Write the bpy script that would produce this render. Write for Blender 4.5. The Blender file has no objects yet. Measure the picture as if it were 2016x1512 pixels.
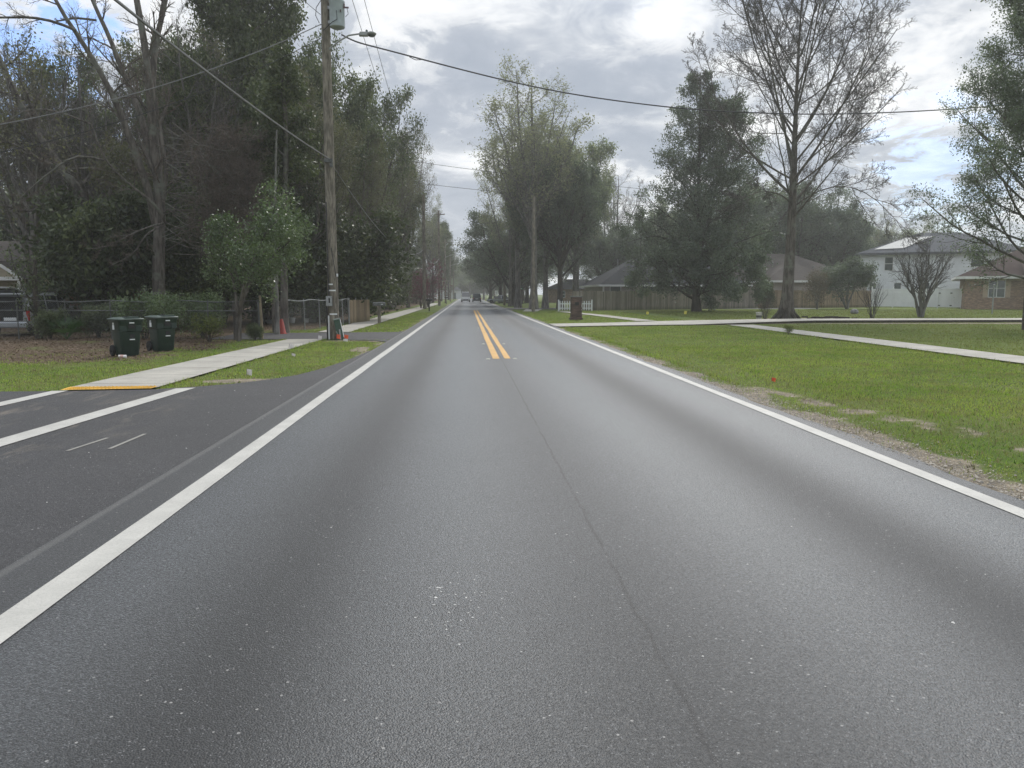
import bpy, math, random
import numpy as np
R_ = math.radians
scene = bpy.context.scene
COL = scene.collection
random.seed(7)

# ------------------------------------------------------------------ camera
F, HC = 1515.0, 1.65
TH = math.atan2(177, F); YAW = -math.atan2(89, math.hypot(1515, 177))
fw = np.array([-math.sin(YAW)*math.cos(TH), math.cos(YAW)*math.cos(TH), -math.sin(TH)])
rt = np.array([math.cos(YAW), math.sin(YAW), 0.0]); upv = np.cross(rt, fw)
def ray(px, py): return fw + rt*(px-1008)/F + upv*(756-py)/F
def G(px, py, z=0.0):                     # where a measured spot of the photo meets the ground
    d = ray(px, py); t = (z-HC)/d[2]; return float(d[0]*t), float(d[1]*t)
def P(px, py, Y):                         # measured spot at depth Y -> (x, y, z)
    d = ray(px, py); t = Y/d[1]; return float(d[0]*t), float(Y), float(d[2]*t+HC)
cam = bpy.data.cameras.new('camera'); cam.sensor_width = 36; cam.lens = F/2016*36
cam.clip_start = 0.1; cam.clip_end = 3000
co = bpy.data.objects.new('camera', cam); COL.objects.link(co)
co.location = (0, 0, HC); co.rotation_euler = (math.pi/2-TH, 0, YAW); scene.camera = co

# ------------------------------------------------------------------ node helpers
class N:
    def __init__(s, tree): s.t = tree; s.n = tree.nodes; s.l = tree.links
    def new(s, k, **kw):
        n = s.n.new(k)
        for a, b in kw.items(): setattr(n, a, b)
        return n
    def put(s, sock, v):
        if v is None: return
        if isinstance(v, bpy.types.NodeSocket): s.l.new(v, sock)
        elif isinstance(v, (tuple, list)):
            v = list(v)
            if sock.type == 'RGBA' and len(v) == 3: v.append(1)
            sock.default_value = v
        else: sock.default_value = v
    def m(s, op, a, b=None, c=None, clamp=False):
        n = s.new('ShaderNodeMath', operation=op, use_clamp=clamp)
        s.put(n.inputs[0], a); s.put(n.inputs[1], b); s.put(n.inputs[2], c); return n.outputs[0]
    def mix(s, f, a, b, blend='MIX'):
        n = s.new('ShaderNodeMix', data_type='RGBA', blend_type=blend)
        s.put(n.inputs[0], f); s.put(n.inputs[6], a); s.put(n.inputs[7], b); return n.outputs[2]
    def noise(s, vec, scale, detail=4, rough=.55, out=0, dist=0):
        n = s.new('ShaderNodeTexNoise'); s.put(n.inputs['Vector'], vec); n.inputs['Scale'].default_value = scale
        n.inputs['Detail'].default_value = detail; n.inputs['Roughness'].default_value = rough
        n.inputs['Distortion'].default_value = dist; return n.outputs[out]
    def voro(s, vec, scale, out='Distance', feat='F1'):
        n = s.new('ShaderNodeTexVoronoi', feature=feat); s.put(n.inputs['Vector'], vec); n.inputs['Scale'].default_value = scale
        return n.outputs[out]
    def sstep(s, v, a, b, lo=0., hi=1.):
        n = s.new('ShaderNodeMapRange', interpolation_type='SMOOTHSTEP'); s.put(n.inputs[0], v)
        s.put(n.inputs[1], a); s.put(n.inputs[2], b); n.inputs[3].default_value = lo; n.inputs[4].default_value = hi; return n.outputs[0]
    def ramp(s, v, stops):
        n = s.new('ShaderNodeValToRGB'); s.put(n.inputs[0], v); e = n.color_ramp.elements
        while len(e) < len(stops): e.new(.5)
        for q, (p, c) in zip(e, stops): q.position = p; q.color = (*c, 1)
        return n.outputs[0]
    def pos(s): return s.new('ShaderNodeNewGeometry').outputs['Position']
    def obj(s): return s.new('ShaderNodeTexCoord').outputs['Object']
    def island(s): return s.new('ShaderNodeNewGeometry').outputs['Random Per Island']
    def xyz(s, v):
        n = s.new('ShaderNodeSeparateXYZ'); s.put(n.inputs[0], v); return n.outputs
    def scalev(s, v, sc):
        n = s.new('ShaderNodeVectorMath', operation='MULTIPLY'); s.put(n.inputs[0], v); n.inputs[1].default_value = sc; return n.outputs[0]
    def bump(s, h, strength, dist):
        n = s.new('ShaderNodeBump'); s.put(n.inputs['Height'], h); n.inputs['Strength'].default_value = strength
        n.inputs['Distance'].default_value = dist; return n.outputs[0]
def material(name):
    m = bpy.data.materials.new(name); m.use_nodes = True; m.node_tree.nodes.clear()
    g = N(m.node_tree); o = g.new('ShaderNodeOutputMaterial'); b = g.new('ShaderNodeBsdfPrincipled')
    g.l.new(b.outputs[0], o.inputs[0]); return m, g, b, o
def simple(name, c, rough=.7, var=.25, scale=6, bump=0., metal=0., spec=.4, coat=0., stretch=(1, 1, 1), bscale=None):
    m, g, b, o = material(name); v = g.scalev(g.obj(), stretch)
    n = g.noise(v, scale, 5, .6)
    f = g.sstep(n, .3, .7)
    col = g.mix(f, tuple(x*(1-var) for x in c), tuple(min(1, x*(1+var)) for x in c))
    g.put(b.inputs['Base Color'], col); b.inputs['Roughness'].default_value = rough
    b.inputs['Metallic'].default_value = metal; b.inputs['Specular IOR Level'].default_value = spec
    b.inputs['Coat Weight'].default_value = coat
    if bump: g.put(b.inputs['Normal'], g.bump(g.noise(v, bscale or scale*4, 5, .7), bump, .03))
    return m
def leafmat(name, a, bcol, c=None, trans=.3, rough=.5, spec=.35, nscale=.35):
    m, g, b, o = material(name)
    r = g.island(); n = g.sstep(g.noise(g.obj(), nscale, 3), .32, .68)
    k = g.m('ADD', g.m('MULTIPLY', r, .55), g.m('MULTIPLY', n, .45))
    st = [(0., a), (.55, bcol), (1., c or tuple(x*1.35 for x in bcol))]
    col = g.ramp(k, st)
    g.put(b.inputs['Base Color'], col); b.inputs['Roughness'].default_value = rough; b.inputs['Specular IOR Level'].default_value = spec
    t = g.new('ShaderNodeBsdfTranslucent'); g.put(t.inputs[0], g.mix(1., col, (1.15, 1.25, .75), 'MULTIPLY'))
    mx = g.new('ShaderNodeMixShader'); mx.inputs[0].default_value = trans
    g.l.new(b.outputs[0], mx.inputs[1]); g.l.new(t.outputs[0], mx.inputs[2]); g.l.new(mx.outputs[0], o.inputs[0])
    return m
def barkmat(name, c, scale=7., lich=None):
    m, g, b, o = material(name); v = g.scalev(g.obj(), (1, 1, .22))
    n = g.noise(v, scale, 6, .65); f = g.sstep(n, .35, .68)
    col = g.mix(f, tuple(x*.5 for x in c), tuple(x*1.3 for x in c))
    if lich: col = g.mix(g.sstep(g.noise(g.obj(), 1.4, 4, .6), .5, .66), col, lich)
    g.put(b.inputs['Base Color'], col); b.inputs['Roughness'].default_value = .9; b.inputs['Specular IOR Level'].default_value = .15
    g.put(b.inputs['Normal'], g.bump(n, .7, .06)); return m

# ------------------------------------------------------------------ object helpers
def tag(o, label=None, cat=None, group=None, kind=None):
    if label: o['label'] = label
    if cat: o['category'] = cat
    if group: o['group'] = group
    if kind: o['kind'] = kind
    return o
def thing(name, label, cat, loc=(0, 0, 0), rz=0., group=None):
    o = bpy.data.objects.new(name, None); COL.objects.link(o); o.location = loc; o.rotation_euler = (0, 0, rz)
    o.empty_display_size = .2
    return tag(o, label, cat, group)
def link(name, me, parent=None):
    o = bpy.data.objects.new(name, me); COL.objects.link(o); o.parent = parent; return o
def mesh_np(name, verts, faces, mat, smooth=False):
    verts = np.asarray(verts, dtype=np.float32); faces = np.asarray(faces, dtype=np.int32)
    me = bpy.data.meshes.new(name); nf, k = faces.shape
    me.vertices.add(len(verts)); me.vertices.foreach_set('co', verts.ravel())
    me.loops.add(nf*k); me.loops.foreach_set('vertex_index', faces.ravel())
    me.polygons.add(nf); me.polygons.foreach_set('loop_start', np.arange(0, nf*k, k, dtype=np.int32))
    if smooth: me.polygons.foreach_set('use_smooth', np.ones(nf, dtype=bool))
    me.materials.append(mat); me.update(calc_edges=True); return me
class MB:
    def __init__(s): s.v = []; s.f = []; s.sm = []
    def add(s, vs, fs, smooth=False):
        b = len(s.v); s.v += [tuple(map(float, p)) for p in vs]; s.f += [tuple(b+i for i in f) for f in fs]; s.sm += [smooth]*len(fs); return s
    def box(s, c, size, rz=0., rx=0., ry=0., taper=1.):
        x, y, z = [q/2 for q in size]; vs = []
        cz, sz, cx, sx, cy, sy = math.cos(rz), math.sin(rz), math.cos(rx), math.sin(rx), math.cos(ry), math.sin(ry)
        for k in (-1, 1):
            for a, b in ((-1, -1), (1, -1), (1, 1), (-1, 1)):
                t = taper if k > 0 else 1
                p = [a*x*t, b*y*t, k*z]
                p = [p[0], p[1]*cx-p[2]*sx, p[1]*sx+p[2]*cx]
                p = [p[0]*cy+p[2]*sy, p[1], -p[0]*sy+p[2]*cy]
                vs.append((c[0]+p[0]*cz-p[1]*sz, c[1]+p[0]*sz+p[1]*cz, c[2]+p[2]))
        return s.add(vs, [(0, 3, 2, 1), (4, 5, 6, 7), (0, 1, 5, 4), (1, 2, 6, 5), (2, 3, 7, 6), (3, 0, 4, 7)])
    def b3(s, x0, x1, y0, y1, z0, z1): return s.box(((x0+x1)/2, (y0+y1)/2, (z0+z1)/2), (x1-x0, y1-y0, z1-z0))
    def tube(s, pts, r, k=8, caps=True):
        pts = np.array(pts, float); n = len(pts)
        rr = np.full(n, r) if np.isscalar(r) else np.array(r, float)
        v, f = tubes(pts[None], rr[None], k); fs = [tuple(q) for q in f]
        if caps: fs += [tuple(range(k))[::-1], tuple(range((n-1)*k, n*k))]
        return s.add(v, fs, True)
    def lathe(s, prof, c=(0, 0, 0), k=16, caps=True):
        vs = []; n = len(prof)
        for r, z in prof:
            for i in range(k): a = 2*math.pi*i/k; vs.append((c[0]+r*math.cos(a), c[1]+r*math.sin(a), c[2]+z))
        fs = [(j*k+i, j*k+(i+1) % k, (j+1)*k+(i+1) % k, (j+1)*k+i) for j in range(n-1) for i in range(k)]
        if caps: fs += [tuple(range(k))[::-1], tuple(range((n-1)*k, n*k))]
        return s.add(vs, fs, True)
    def prism(s, poly, z0, z1):
        n = len(poly); vs = [(x, y, z0) for x, y in poly]+[(x, y, z1) for x, y in poly]
        return s.add(vs, [tuple(range(n))[::-1], tuple(range(n, 2*n))]+[(i, (i+1) % n, n+(i+1) % n, n+i) for i in range(n)])
    def build(s, name, mat, parent=None, bevel=0.):
        me = bpy.data.meshes.new(name); me.from_pydata(s.v, [], s.f); me.materials.append(mat)
        me.polygons.foreach_set('use_smooth', s.sm); me.update()
        o = link(name, me, parent)
        if any(s.sm):
            try: me.set_sharp_from_angle(angle=R_(40))
            except Exception: pass
        if bevel:
            b = o.modifiers.new('bevel', 'BEVEL'); b.width = bevel; b.segments = 2; b.limit_method = 'ANGLE'; b.angle_limit = R_(35)
        return o
def tubes(polys, rad, k):
    polys = np.asarray(polys, float); Nn, n, _ = polys.shape
    t = np.gradient(polys, axis=1); t /= np.linalg.norm(t, axis=2, keepdims=True)+1e-9
    ov = polys[:, -1]-polys[:, 0]
    ref = np.where((np.abs(ov[:, 2]) > .8*np.linalg.norm(ov, axis=1))[:, None], np.array([1., .13, 0]), np.array([.07, .05, 1.]))[:, None, :]
    u = np.cross(t, ref); u /= np.linalg.norm(u, axis=2, keepdims=True)+1e-9; w = np.cross(t, u)
    a = np.arange(k)*2*np.pi/k
    ring = polys[:, :, None, :]+rad[:, :, None, None]*(np.cos(a)[None, None, :, None]*u[:, :, None, :]+np.sin(a)[None, None, :, None]*w[:, :, None, :])
    v = ring.reshape(-1, 3)
    i = np.arange(Nn)[:, None, None]*n*k; j = np.arange(n-1)[None, :, None]*k; q = np.arange(k)[None, None, :]; q2 = (q+1) % k
    f = np.stack([i+j+q, i+j+q2, i+j+k+q2, i+j+k+q], -1).reshape(-1, 4)
    return v, f

# ------------------------------------------------------------------ materials
M = {}
M['bark_grey'] = barkmat('bark_grey', (.135, .12, .105), 7, (.17, .175, .145))
M['bark_dark'] = barkmat('bark_dark', (.075, .065, .055), 6)
M['bark_pale'] = barkmat('bark_pale', (.22, .21, .19), 5, (.14, .15, .12))
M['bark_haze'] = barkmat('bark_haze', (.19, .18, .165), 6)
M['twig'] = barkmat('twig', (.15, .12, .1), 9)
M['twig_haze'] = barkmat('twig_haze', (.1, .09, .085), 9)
M['pole_wood'] = barkmat('pole_wood', (.235, .21, .17), 9)
M['leaf_dark'] = leafmat('leaf_dark', (.022, .032, .014), (.066, .086, .036), (.16, .185, .082), .28, .5, .35)
M['leaf_glossy'] = leafmat('leaf_glossy', (.05, .082, .034), (.115, .165, .066), (.25, .31, .16), .28, .34, .6)
M['leaf_olive'] = leafmat('leaf_olive', (.075, .078, .048), (.13, .13, .08), (.2, .195, .12), .35, .6)
M['leaf_mid'] = leafmat('leaf_mid', (.045, .065, .032), (.105, .13, .066), (.21, .235, .125), .32, .5)
M['leaf_haze'] = leafmat('leaf_haze', (.115, .14, .105), (.2, .225, .165), (.29, .305, .23), .5, .6)  # this and the next two: grey air veil mixed into the leaf colour
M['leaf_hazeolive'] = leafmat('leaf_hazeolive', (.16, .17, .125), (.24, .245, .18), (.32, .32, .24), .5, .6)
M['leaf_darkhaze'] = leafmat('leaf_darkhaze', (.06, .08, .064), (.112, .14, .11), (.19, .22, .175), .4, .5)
M['leaf_pink'] = leafmat('leaf_pink', (.09, .02, .045), (.17, .03, .08), (.22, .06, .11), .35, .6)
M['leaf_rust'] = leafmat('leaf_rust', (.08, .07, .05), (.14, .11, .08), (.2, .16, .11), .3, .6)
M['leaf_yellow'] = leafmat('leaf_yellow', (.06, .085, .02), (.13, .16, .035), (.22, .23, .06), .35, .5)
M['frond'] = leafmat('frond', (.03, .07, .025), (.06, .12, .04), None, .2, .4)
M['litter'] = leafmat('litter', (.055, .033, .02), (.13, .085, .055), (.27, .2, .14), .1, .8)
M['bin'] = simple('bin_plastic', (.011, .029, .021), .42, .18, 9, .08, spec=.5)
M['black'] = simple('black_plastic', (.018, .018, .018), .5, .2, 10)
M['rubber'] = simple('rubber', (.022, .022, .022), .85, .2, 10)
M['white'] = simple('white_paint', (.72, .72, .7), .5, .06, 3)
M['label_white'] = simple('label_white', (.75, .76, .76), .5, .1, 30)
M['vinyl'] = simple('white_vinyl', (.78, .79, .79), .4, .05, 1)
M['galv'] = simple('galvanised_steel', (.33, .34, .34), .45, .2, 20, metal=.6)
M['galv_dark'] = simple('weathered_steel', (.13, .135, .13), .6, .3, 12, metal=.4)
M['wire_black'] = simple('cable_black', (.035, .035, .04), .6, .15, 5)
M['wire_grey'] = simple('cable_grey', (.2, .2, .2), .5, .15, 5)
M['xfmr'] = simple('transformer_paint', (.4, .45, .47), .45, .08, 4)
M['insul'] = simple('brown_porcelain', (.13, .08, .08), .3, .2, 10)
M['lamp'] = simple('lamp_housing', (.3, .31, .3), .5, .1, 8)
M['cone'] = simple('cone_red', (.26, .03, .02), .6, .25, 12)
M['orange'] = simple('flag_orange', (.75, .12, .05), .6, .15, 20)
M['flag_white'] = simple('flag_white', (.75, .7, .68), .6, .1, 20)
M['flag_yellow'] = simple('flag_yellow', (.75, .65, .12), .6, .1, 20)
M['pedestal'] = simple('pedestal_green', (.045, .085, .06), .5, .2, 12)
M['fence_wood'] = None
M['cup'] = simple('paper_cup', (.8, .75, .72), .5, .06, 12)
M['cup_band'] = simple('cup_band', (.62, .4, .34), .5, .15, 30)
M['stake'] = simple('raw_stake', (.34, .28, .2), .8, .25, 12, stretch=(1, 1, .15))
M['carwhite'] = simple('car_white', (.68, .68, .67), .3, .04, 3, coat=.6); M['van_white_shaded'] = simple('van_white_shaded', (.26, .27, .27), .35, .06, 3, coat=.4)  # minivan: white paint darkened, the shade of the trees is in the colour
M['carsilver'] = simple('car_silver', (.38, .4, .43), .3, .06, 3, metal=.4, coat=.6)
M['cardark'] = simple('car_dark', (.06, .065, .075), .3, .1, 3, coat=.6)
M['glass'] = simple('dark_glass', (.03, .035, .038), .08, .2, 2, spec=.8)
M['winglass'] = simple('window_glass', (.045, .065, .06), .06, .35, 1.2, spec=.9)
M['bin_lid'] = simple('bin_lid_plastic', (.05, .075, .062), .5, .15, 9)
M['redlamp'] = simple('red_lamp', (.35, .015, .015), .25, .1, 8)
M['interior'] = simple('car_interior', (.02, .02, .022), .9, .3, 6)
M['cream'] = simple('cream_siding', (.42, .37, .27), .8, .1, 2)
M['trim_white'] = simple('trim_white', (.68, .68, .66), .55, .06, 3)
M['trim_tan'] = simple('shutter_tan', (.42, .33, .24), .6, .08, 6)
M['sign_green'] = simple('sign_green', (.03, .2, .1), .5, .1, 5)
M['bucket'] = simple('bucket_white', (.62, .6, .55), .55, .15, 14)
M['stone'] = simple('stone_grey', (.2, .2, .19), .9, .3, 8, .3)
M['soil'] = simple('dark_soil', (.06, .05, .04), .95, .4, 8, .5)  # soil; its dark tone also paints the shade on the driveway side
M['stud'] = simple('road_stud', (.62, .6, .5), .35, .15, 30)
M['solar'] = simple('roof_panel', (.42, .42, .4), .65, .06, 3, spec=.2)
M['greenbox'] = simple('dark_green_paint', (.03, .06, .05), .5, .2, 5)
M['brown_shed'] = simple('shed_brown', (.14, .085, .045), .85, .25, 4, stretch=(4, 4, .3))

def planks(name, c, horizontal=False, step=.15, gap=.012, var=.35):
    m, g, b, o = material(name); p = g.obj(); xs = g.xyz(p)
    r = g.island(); v = g.scalev(p, (6, 6, .35)); n = g.noise(v, 5, 6, .7)
    col = g.mix(r, tuple(x*(1-var) for x in c), tuple(x*(1+var*.8) for x in c))
    col = g.mix(g.sstep(n, .35, .75), g.mix(1., col, (.6, .58, .55), 'MULTIPLY'), col)
    low = g.sstep(g.m('ADD', xs[2], g.m('MULTIPLY', g.noise(p, 2, 4), .5)), .2, .75)
    col = g.mix(low, g.mix(1., col, (.62, .66, .55), 'MULTIPLY'), col)
    g.put(b.inputs['Base Color'], col); b.inputs['Roughness'].default_value = .9; b.inputs['Specular IOR Level'].default_value = .15
    return m
M['fence_wood'] = planks('fence_boards', (.34, .31, .26))
M['fence_warm'] = planks('fence_boards_warm', (.38, .3, .205))
def lapsiding(name, c, step=.18):
    m, g, b, o = material(name); xs = g.xyz(g.obj())
    t = g.m('FRACT', g.m('DIVIDE', xs[2], step))
    n = g.noise(g.obj(), 1.2, 4)
    col = g.mix(g.sstep(t, .0, .14), tuple(x*.62 for x in c), c); col = g.mix(g.sstep(n, .3, .7), g.mix(1., col, (.88, .88, .88), 'MULTIPLY'), col)
    g.put(b.inputs['Base Color'], col); b.inputs['Roughness'].default_value = .7
    g.put(b.inputs['Normal'], g.bump(t, .5, .02)); return m
M['siding_white'] = lapsiding('siding_white', (.74, .77, .78)); M['siding_tan'] = lapsiding('siding_tan', (.34, .3, .27)); M['siding_cream'] = lapsiding('siding_cream', (.4, .35, .25))
def shingle(name, c):
    m, g, b, o = material(name); p = g.obj()
    br = g.new('ShaderNodeTexBrick'); g.put(br.inputs['Vector'], g.scalev(p, (1, 1, 1))); br.inputs['Scale'].default_value = 3.2
    br.inputs['Mortar Size'].default_value = .03; br.inputs['Color1'].default_value = (*[x*.75 for x in c], 1); br.inputs['Color2'].default_value = (*[x*1.25 for x in c], 1)
    br.inputs['Mortar'].default_value = (*[x*.55 for x in c], 1)
    col = g.mix(g.sstep(g.noise(p, 14, 4, .8), .35, .7), br.outputs[0], tuple(x*1.15 for x in c))
    col = g.mix(g.sstep(g.noise(p, .5, 4), .35, .7), g.mix(1., col, (.8, .8, .8), 'MULTIPLY'), col)
    g.put(b.inputs['Base Color'], col); b.inputs['Roughness'].default_value = .95; b.inputs['Specular IOR Level'].default_value = .1; return m
M['roof_dark'] = shingle('roof_dark', (.036, .039, .045)); M['roof_brown'] = shingle('roof_brown', (.105, .092, .082))
M['roof_grey'] = shingle('roof_grey', (.1, .105, .115)); M['roof_red'] = shingle('roof_red', (.078, .056, .05))
def brick(name, a, bb, mort, scale):
    m, g, b, o = material(name); p = g.obj(); xs = g.xyz(p)
    cv = g.new('ShaderNodeCombineXYZ'); g.put(cv.inputs[0], g.m('ADD', xs[0], xs[1])); g.put(cv.inputs[1], xs[2])
    br = g.new('ShaderNodeTexBrick'); g.put(br.inputs['Vector'], cv.outputs[0]); br.inputs['Scale'].default_value = scale
    br.inputs['Brick Width'].default_value = .5; br.inputs['Row Height'].default_value = .17; br.inputs['Mortar Size'].default_value = .018
    br.inputs['Color1'].default_value = (*a, 1); br.inputs['Color2'].default_value = (*bb, 1); br.inputs['Mortar'].default_value = (*mort, 1)
    vn = g.new('ShaderNodeTexVoronoi'); g.put(vn.inputs['Vector'], g.scalev(cv.outputs[0], (scale*1.9, scale*5.8, 1))); vn.inputs['Scale'].default_value = 1.
    k = g.xyz(vn.outputs['Color'])[0]
    col = g.mix(g.m('MULTIPLY', g.sstep(k, .2, .9), .75), br.outputs[0], g.mix(k, tuple(x*.35 for x in a), tuple(min(1, x*1.5) for x in bb)))
    g.put(b.inputs['Base Color'], col); b.inputs['Roughness'].default_value = .9
    g.put(b.inputs['Normal'], g.bump(br.outputs['Fac'], -.4, .02)); return m
M['brick'] = brick('brick_wall', (.15, .08, .055), (.3, .2, .13), (.25, .22, .19), 2.2)
M['brick_dark'] = brick('brick_dark', (.07, .045, .038), (.14, .09, .07), (.05, .045, .04), 2.4)

# concrete
def concrete(name, c, joint=0., axis=1):
    m, g, b, o = material(name); p = g.pos(); xs = g.xyz(p)
    col = g.mix(g.sstep(g.noise(p, 1.1, 6, .65), .3, .72), tuple(x*.74 for x in c), c)
    col = g.mix(g.sstep(g.noise(p, 35, 4, .7), .35, .7), g.mix(1., col, (.84, .84, .83), 'MULTIPLY'), col)
    st = g.sstep(g.noise(g.scalev(p, (1, .35, 1)), 2.4, 5, .7), .55, .75)
    col = g.mix(g.m('MULTIPLY', st, .4), col, tuple(x*.55 for x in c))
    if joint:
        t = g.m('FRACT', g.m('DIVIDE', xs[axis], joint)); d = g.m('ABSOLUTE', g.m('SUBTRACT', t, .5))
        col = g.mix(g.sstep(d, .035/joint, .012/joint), col, g.mix(1., col, (.35, .35, .33), 'MULTIPLY'))
    g.put(b.inputs['Base Color'], col); b.inputs['Roughness'].default_value = .85
    g.put(b.inputs['Normal'], g.bump(g.noise(p, 60, 4), .25, .01)); return m
M['walk'] = concrete('concrete_walk', (.45, .425, .37), 1.5, 1); M['drive'] = concrete('concrete_drive', (.46, .435, .38), 3.0, 0)
# asphalt
def asphalt(name, base, bands=False, rough=.62):
    m, g, b, o = material(name); p = g.pos(); xs = g.xyz(p)
    fine = g.noise(p, 190, 3, .75); mid = g.noise(p, 62, 5, .75); big = g.noise(g.scalev(p, (1, .12, 1)), 1.3, 5, .6)
    vd = g.voro(p, 130)
    k = g.m('ADD', g.m('MULTIPLY', g.sstep(fine, .36, .66), .4), g.m('MULTIPLY', g.sstep(mid, .36, .64), .6))
    col = g.mix(k, tuple(x*.28 for x in base), tuple(x*1.75 for x in base))
    pit = g.sstep(g.noise(g.scalev(p, (1, 1.15, 1)), 95, 4, .8), .36, .3); col = g.mix(g.m('MULTIPLY', pit, .75), col, tuple(x*.12 for x in base))
    ro = rough
    if bands:
        wob = g.m('MULTIPLY', g.m('SUBTRACT', g.noise(g.scalev(p, (.0, .06, 0)), 1., 2), .5), .5)
        x = g.m('ADD', xs[0], wob)
        f = None
        for cx, w, a in ((-1.05, .42, -.6), (.8, .4, -.3), (2.74, .42, -.62), (-.2, .5, .5), (1.85, .45, .55), (3.6, .42, .7), (-1.95, .3, .3)):
            d = g.m('DIVIDE', g.m('SUBTRACT', x, cx), w); q = g.m('MULTIPLY', g.m('EXPONENT', g.m('MULTIPLY', g.m('MULTIPLY', d, d), -1)), a)
            f = q if f is None else g.m('ADD', f, q)
        brt = g.m('ADD', 1.0, g.m('MULTIPLY', f, g.m('ADD', .55, g.m('MULTIPLY', big, .9))))
        brt = g.m('MULTIPLY', brt, g.m('ADD', .82, g.m('MULTIPLY', big, .36)))
        patch = g.sstep(g.noise(p, .55, 4, .6), .3, .7, .88, 1.1); brt = g.m('MULTIPLY', brt, patch)
        gr = g.new('ShaderNodeCombineXYZ')
        for i in range(3): g.put(gr.inputs[i], brt)
        col = g.mix(1., col, gr.outputs[0], 'MULTIPLY')
        # seam crack down the centre
        cn = g.m('ADD', g.m('MULTIPLY', g.m('SUBTRACT', g.noise(g.scalev(p, (0, 1, 0)), 2.2, 6, .75), .5), .1), .86)
        cd = g.m('ABSOLUTE', g.m('SUBTRACT', xs[0], cn)); br = g.sstep(g.noise(g.scalev(p, (0, 1, 0)), .9, 5, .85), .36, .5)
        crack = g.m('MULTIPLY', g.sstep(cd, .017, .005), br)
        crack = g.m('MULTIPLY', crack, g.sstep(xs[1], 36, 24))
        col = g.mix(g.m('MULTIPLY', crack, .9), col, (.006, .006, .006))
        # pale worn edge seam
        sd = g.m('ABSOLUTE', g.m('SUBTRACT', xs[0], -2.72)); col = g.mix(g.m('MULTIPLY', g.sstep(sd, .05, .01), .35), col, (.17, .165, .15))
        lft = g.sstep(xs[0], -2.3, -2.45); col = g.mix(lft, col, g.mix(1., col, (.86, .85, .85), 'MULTIPLY'))
    else:
        patch = g.sstep(g.noise(p, .5, 5, .65), .3, .7); col = g.mix(patch, g.mix(1., col, (.78, .78, .78), 'MULTIPLY'), col)
        # sand dragged along the crosswalk stripes
        for cx, w in ((-4.75, .5), (-6.3, .7)):
            d = g.m('DIVIDE', g.m('SUBTRACT', xs[0], g.m('ADD', cx, g.m('MULTIPLY', g.m('SUBTRACT', g.noise(p, .7, 4), .5), 1.))), w)
            q = g.m('EXPONENT', g.m('MULTIPLY', g.m('MULTIPLY', d, d), -1))
            s_ = g.m('MULTIPLY', g.m('MULTIPLY', q, g.sstep(g.noise(g.scalev(p, (1.6, .5, 1)), 1.4, 5, .7), .48, .7)), .34)
            s_ = g.m('MULTIPLY', s_, g.m('MULTIPLY', g.sstep(xs[1], 15, 13), g.sstep(xs[1], 4, 8)))
            col = g.mix(s_, col, (.36, .3, .22))
    # pale aggregate flecks
    vc = g.new('ShaderNodeTexVoronoi'); g.put(vc.inputs['Vector'], p); vc.inputs['Scale'].default_value = 42
    sel = g.m('MULTIPLY', g.sstep(g.xyz(vc.outputs['Color'])[0], .978, .985), g.sstep(vc.outputs['Distance'], .32, .2))
    col = g.mix(g.m('MULTIPLY', sel, .75), col, (.34, .33, .31))
    v2 = g.new('ShaderNodeTexVoronoi'); g.put(v2.inputs['Vector'], p); v2.inputs['Scale'].default_value = 115
    sel2 = g.m('MULTIPLY', g.sstep(g.xyz(v2.outputs['Color'])[1], .86, .93), g.sstep(v2.outputs['Distance'], .5, .25))
    col = g.mix(g.m('MULTIPLY', sel2, .45), col, (.28, .28, .28))
    g.put(b.inputs['Base Color'], col)
    rg_ = g.sstep(fine, .2, .8, ro-.08, ro+.12)
    if bands: rg_ = g.m('SUBTRACT', rg_, g.m('MULTIPLY', f, .16))
    g.put(b.inputs['Roughness'], rg_); b.inputs['Specular IOR Level'].default_value = .55 if bands else .35
    if bands: g.put(b.inputs['Sheen Weight'], g.m('MULTIPLY', g.m('MULTIPLY', g.sstep(k, .2, .8, .02, .54), g.sstep(xs[0], -2.45, -2.25, .25, 1.)), g.m('MULTIPLY', g.m('ADD', .78, g.m('MULTIPLY', f, .8)), g.m('SUBTRACT', 1., g.m('MULTIPLY', crack, .9))))); b.inputs['Sheen Roughness'].default_value = .35; b.inputs['Sheen Tint'].default_value = (.82, .89, .95, 1)
    h = g.m('ADD', g.m('MULTIPLY', g.m('SUBTRACT', 1., vd), .8), g.m('MULTIPLY', mid, .6))
    g.put(b.inputs['Normal'], g.bump(h, .5 if bands else .7, .008)); return m
M['road'] = asphalt('asphalt_road', (.027, .0273, .0268), True, .48)
M['street'] = asphalt('asphalt_street', (.046, .045, .046), False, .66)
def paint(name, c, wear=.6):
    m, g, b, o = material(name); p = g.pos()
    n = g.noise(p, 55, 5, .75); w = g.sstep(n, .62-wear*.3, .78)
    big = g.sstep(g.noise(p, 2.2, 5, .7), .3, .7)
    col = g.mix(big, tuple(x*.8 for x in c), c); col = g.mix(g.m('MULTIPLY', w, .5), col, (.2, .195, .18))
    g.put(b.inputs['Base Color'], col); b.inputs['Roughness'].default_value = .6
    g.put(b.inputs['Normal'], g.bump(g.noise(p, 120, 3), .3, .006)); return m
M['paint_white'] = paint('paint_white', (.5, .485, .44)); M['paint_yellow'] = paint('paint_yellow', (.6, .33, .065))
M['paint_faint'] = paint('paint_faint', (.26, .25, .22), .6)
M['tactile'] = simple('tactile_yellow', (.62, .36, .05), .7, .2, 3)

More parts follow.
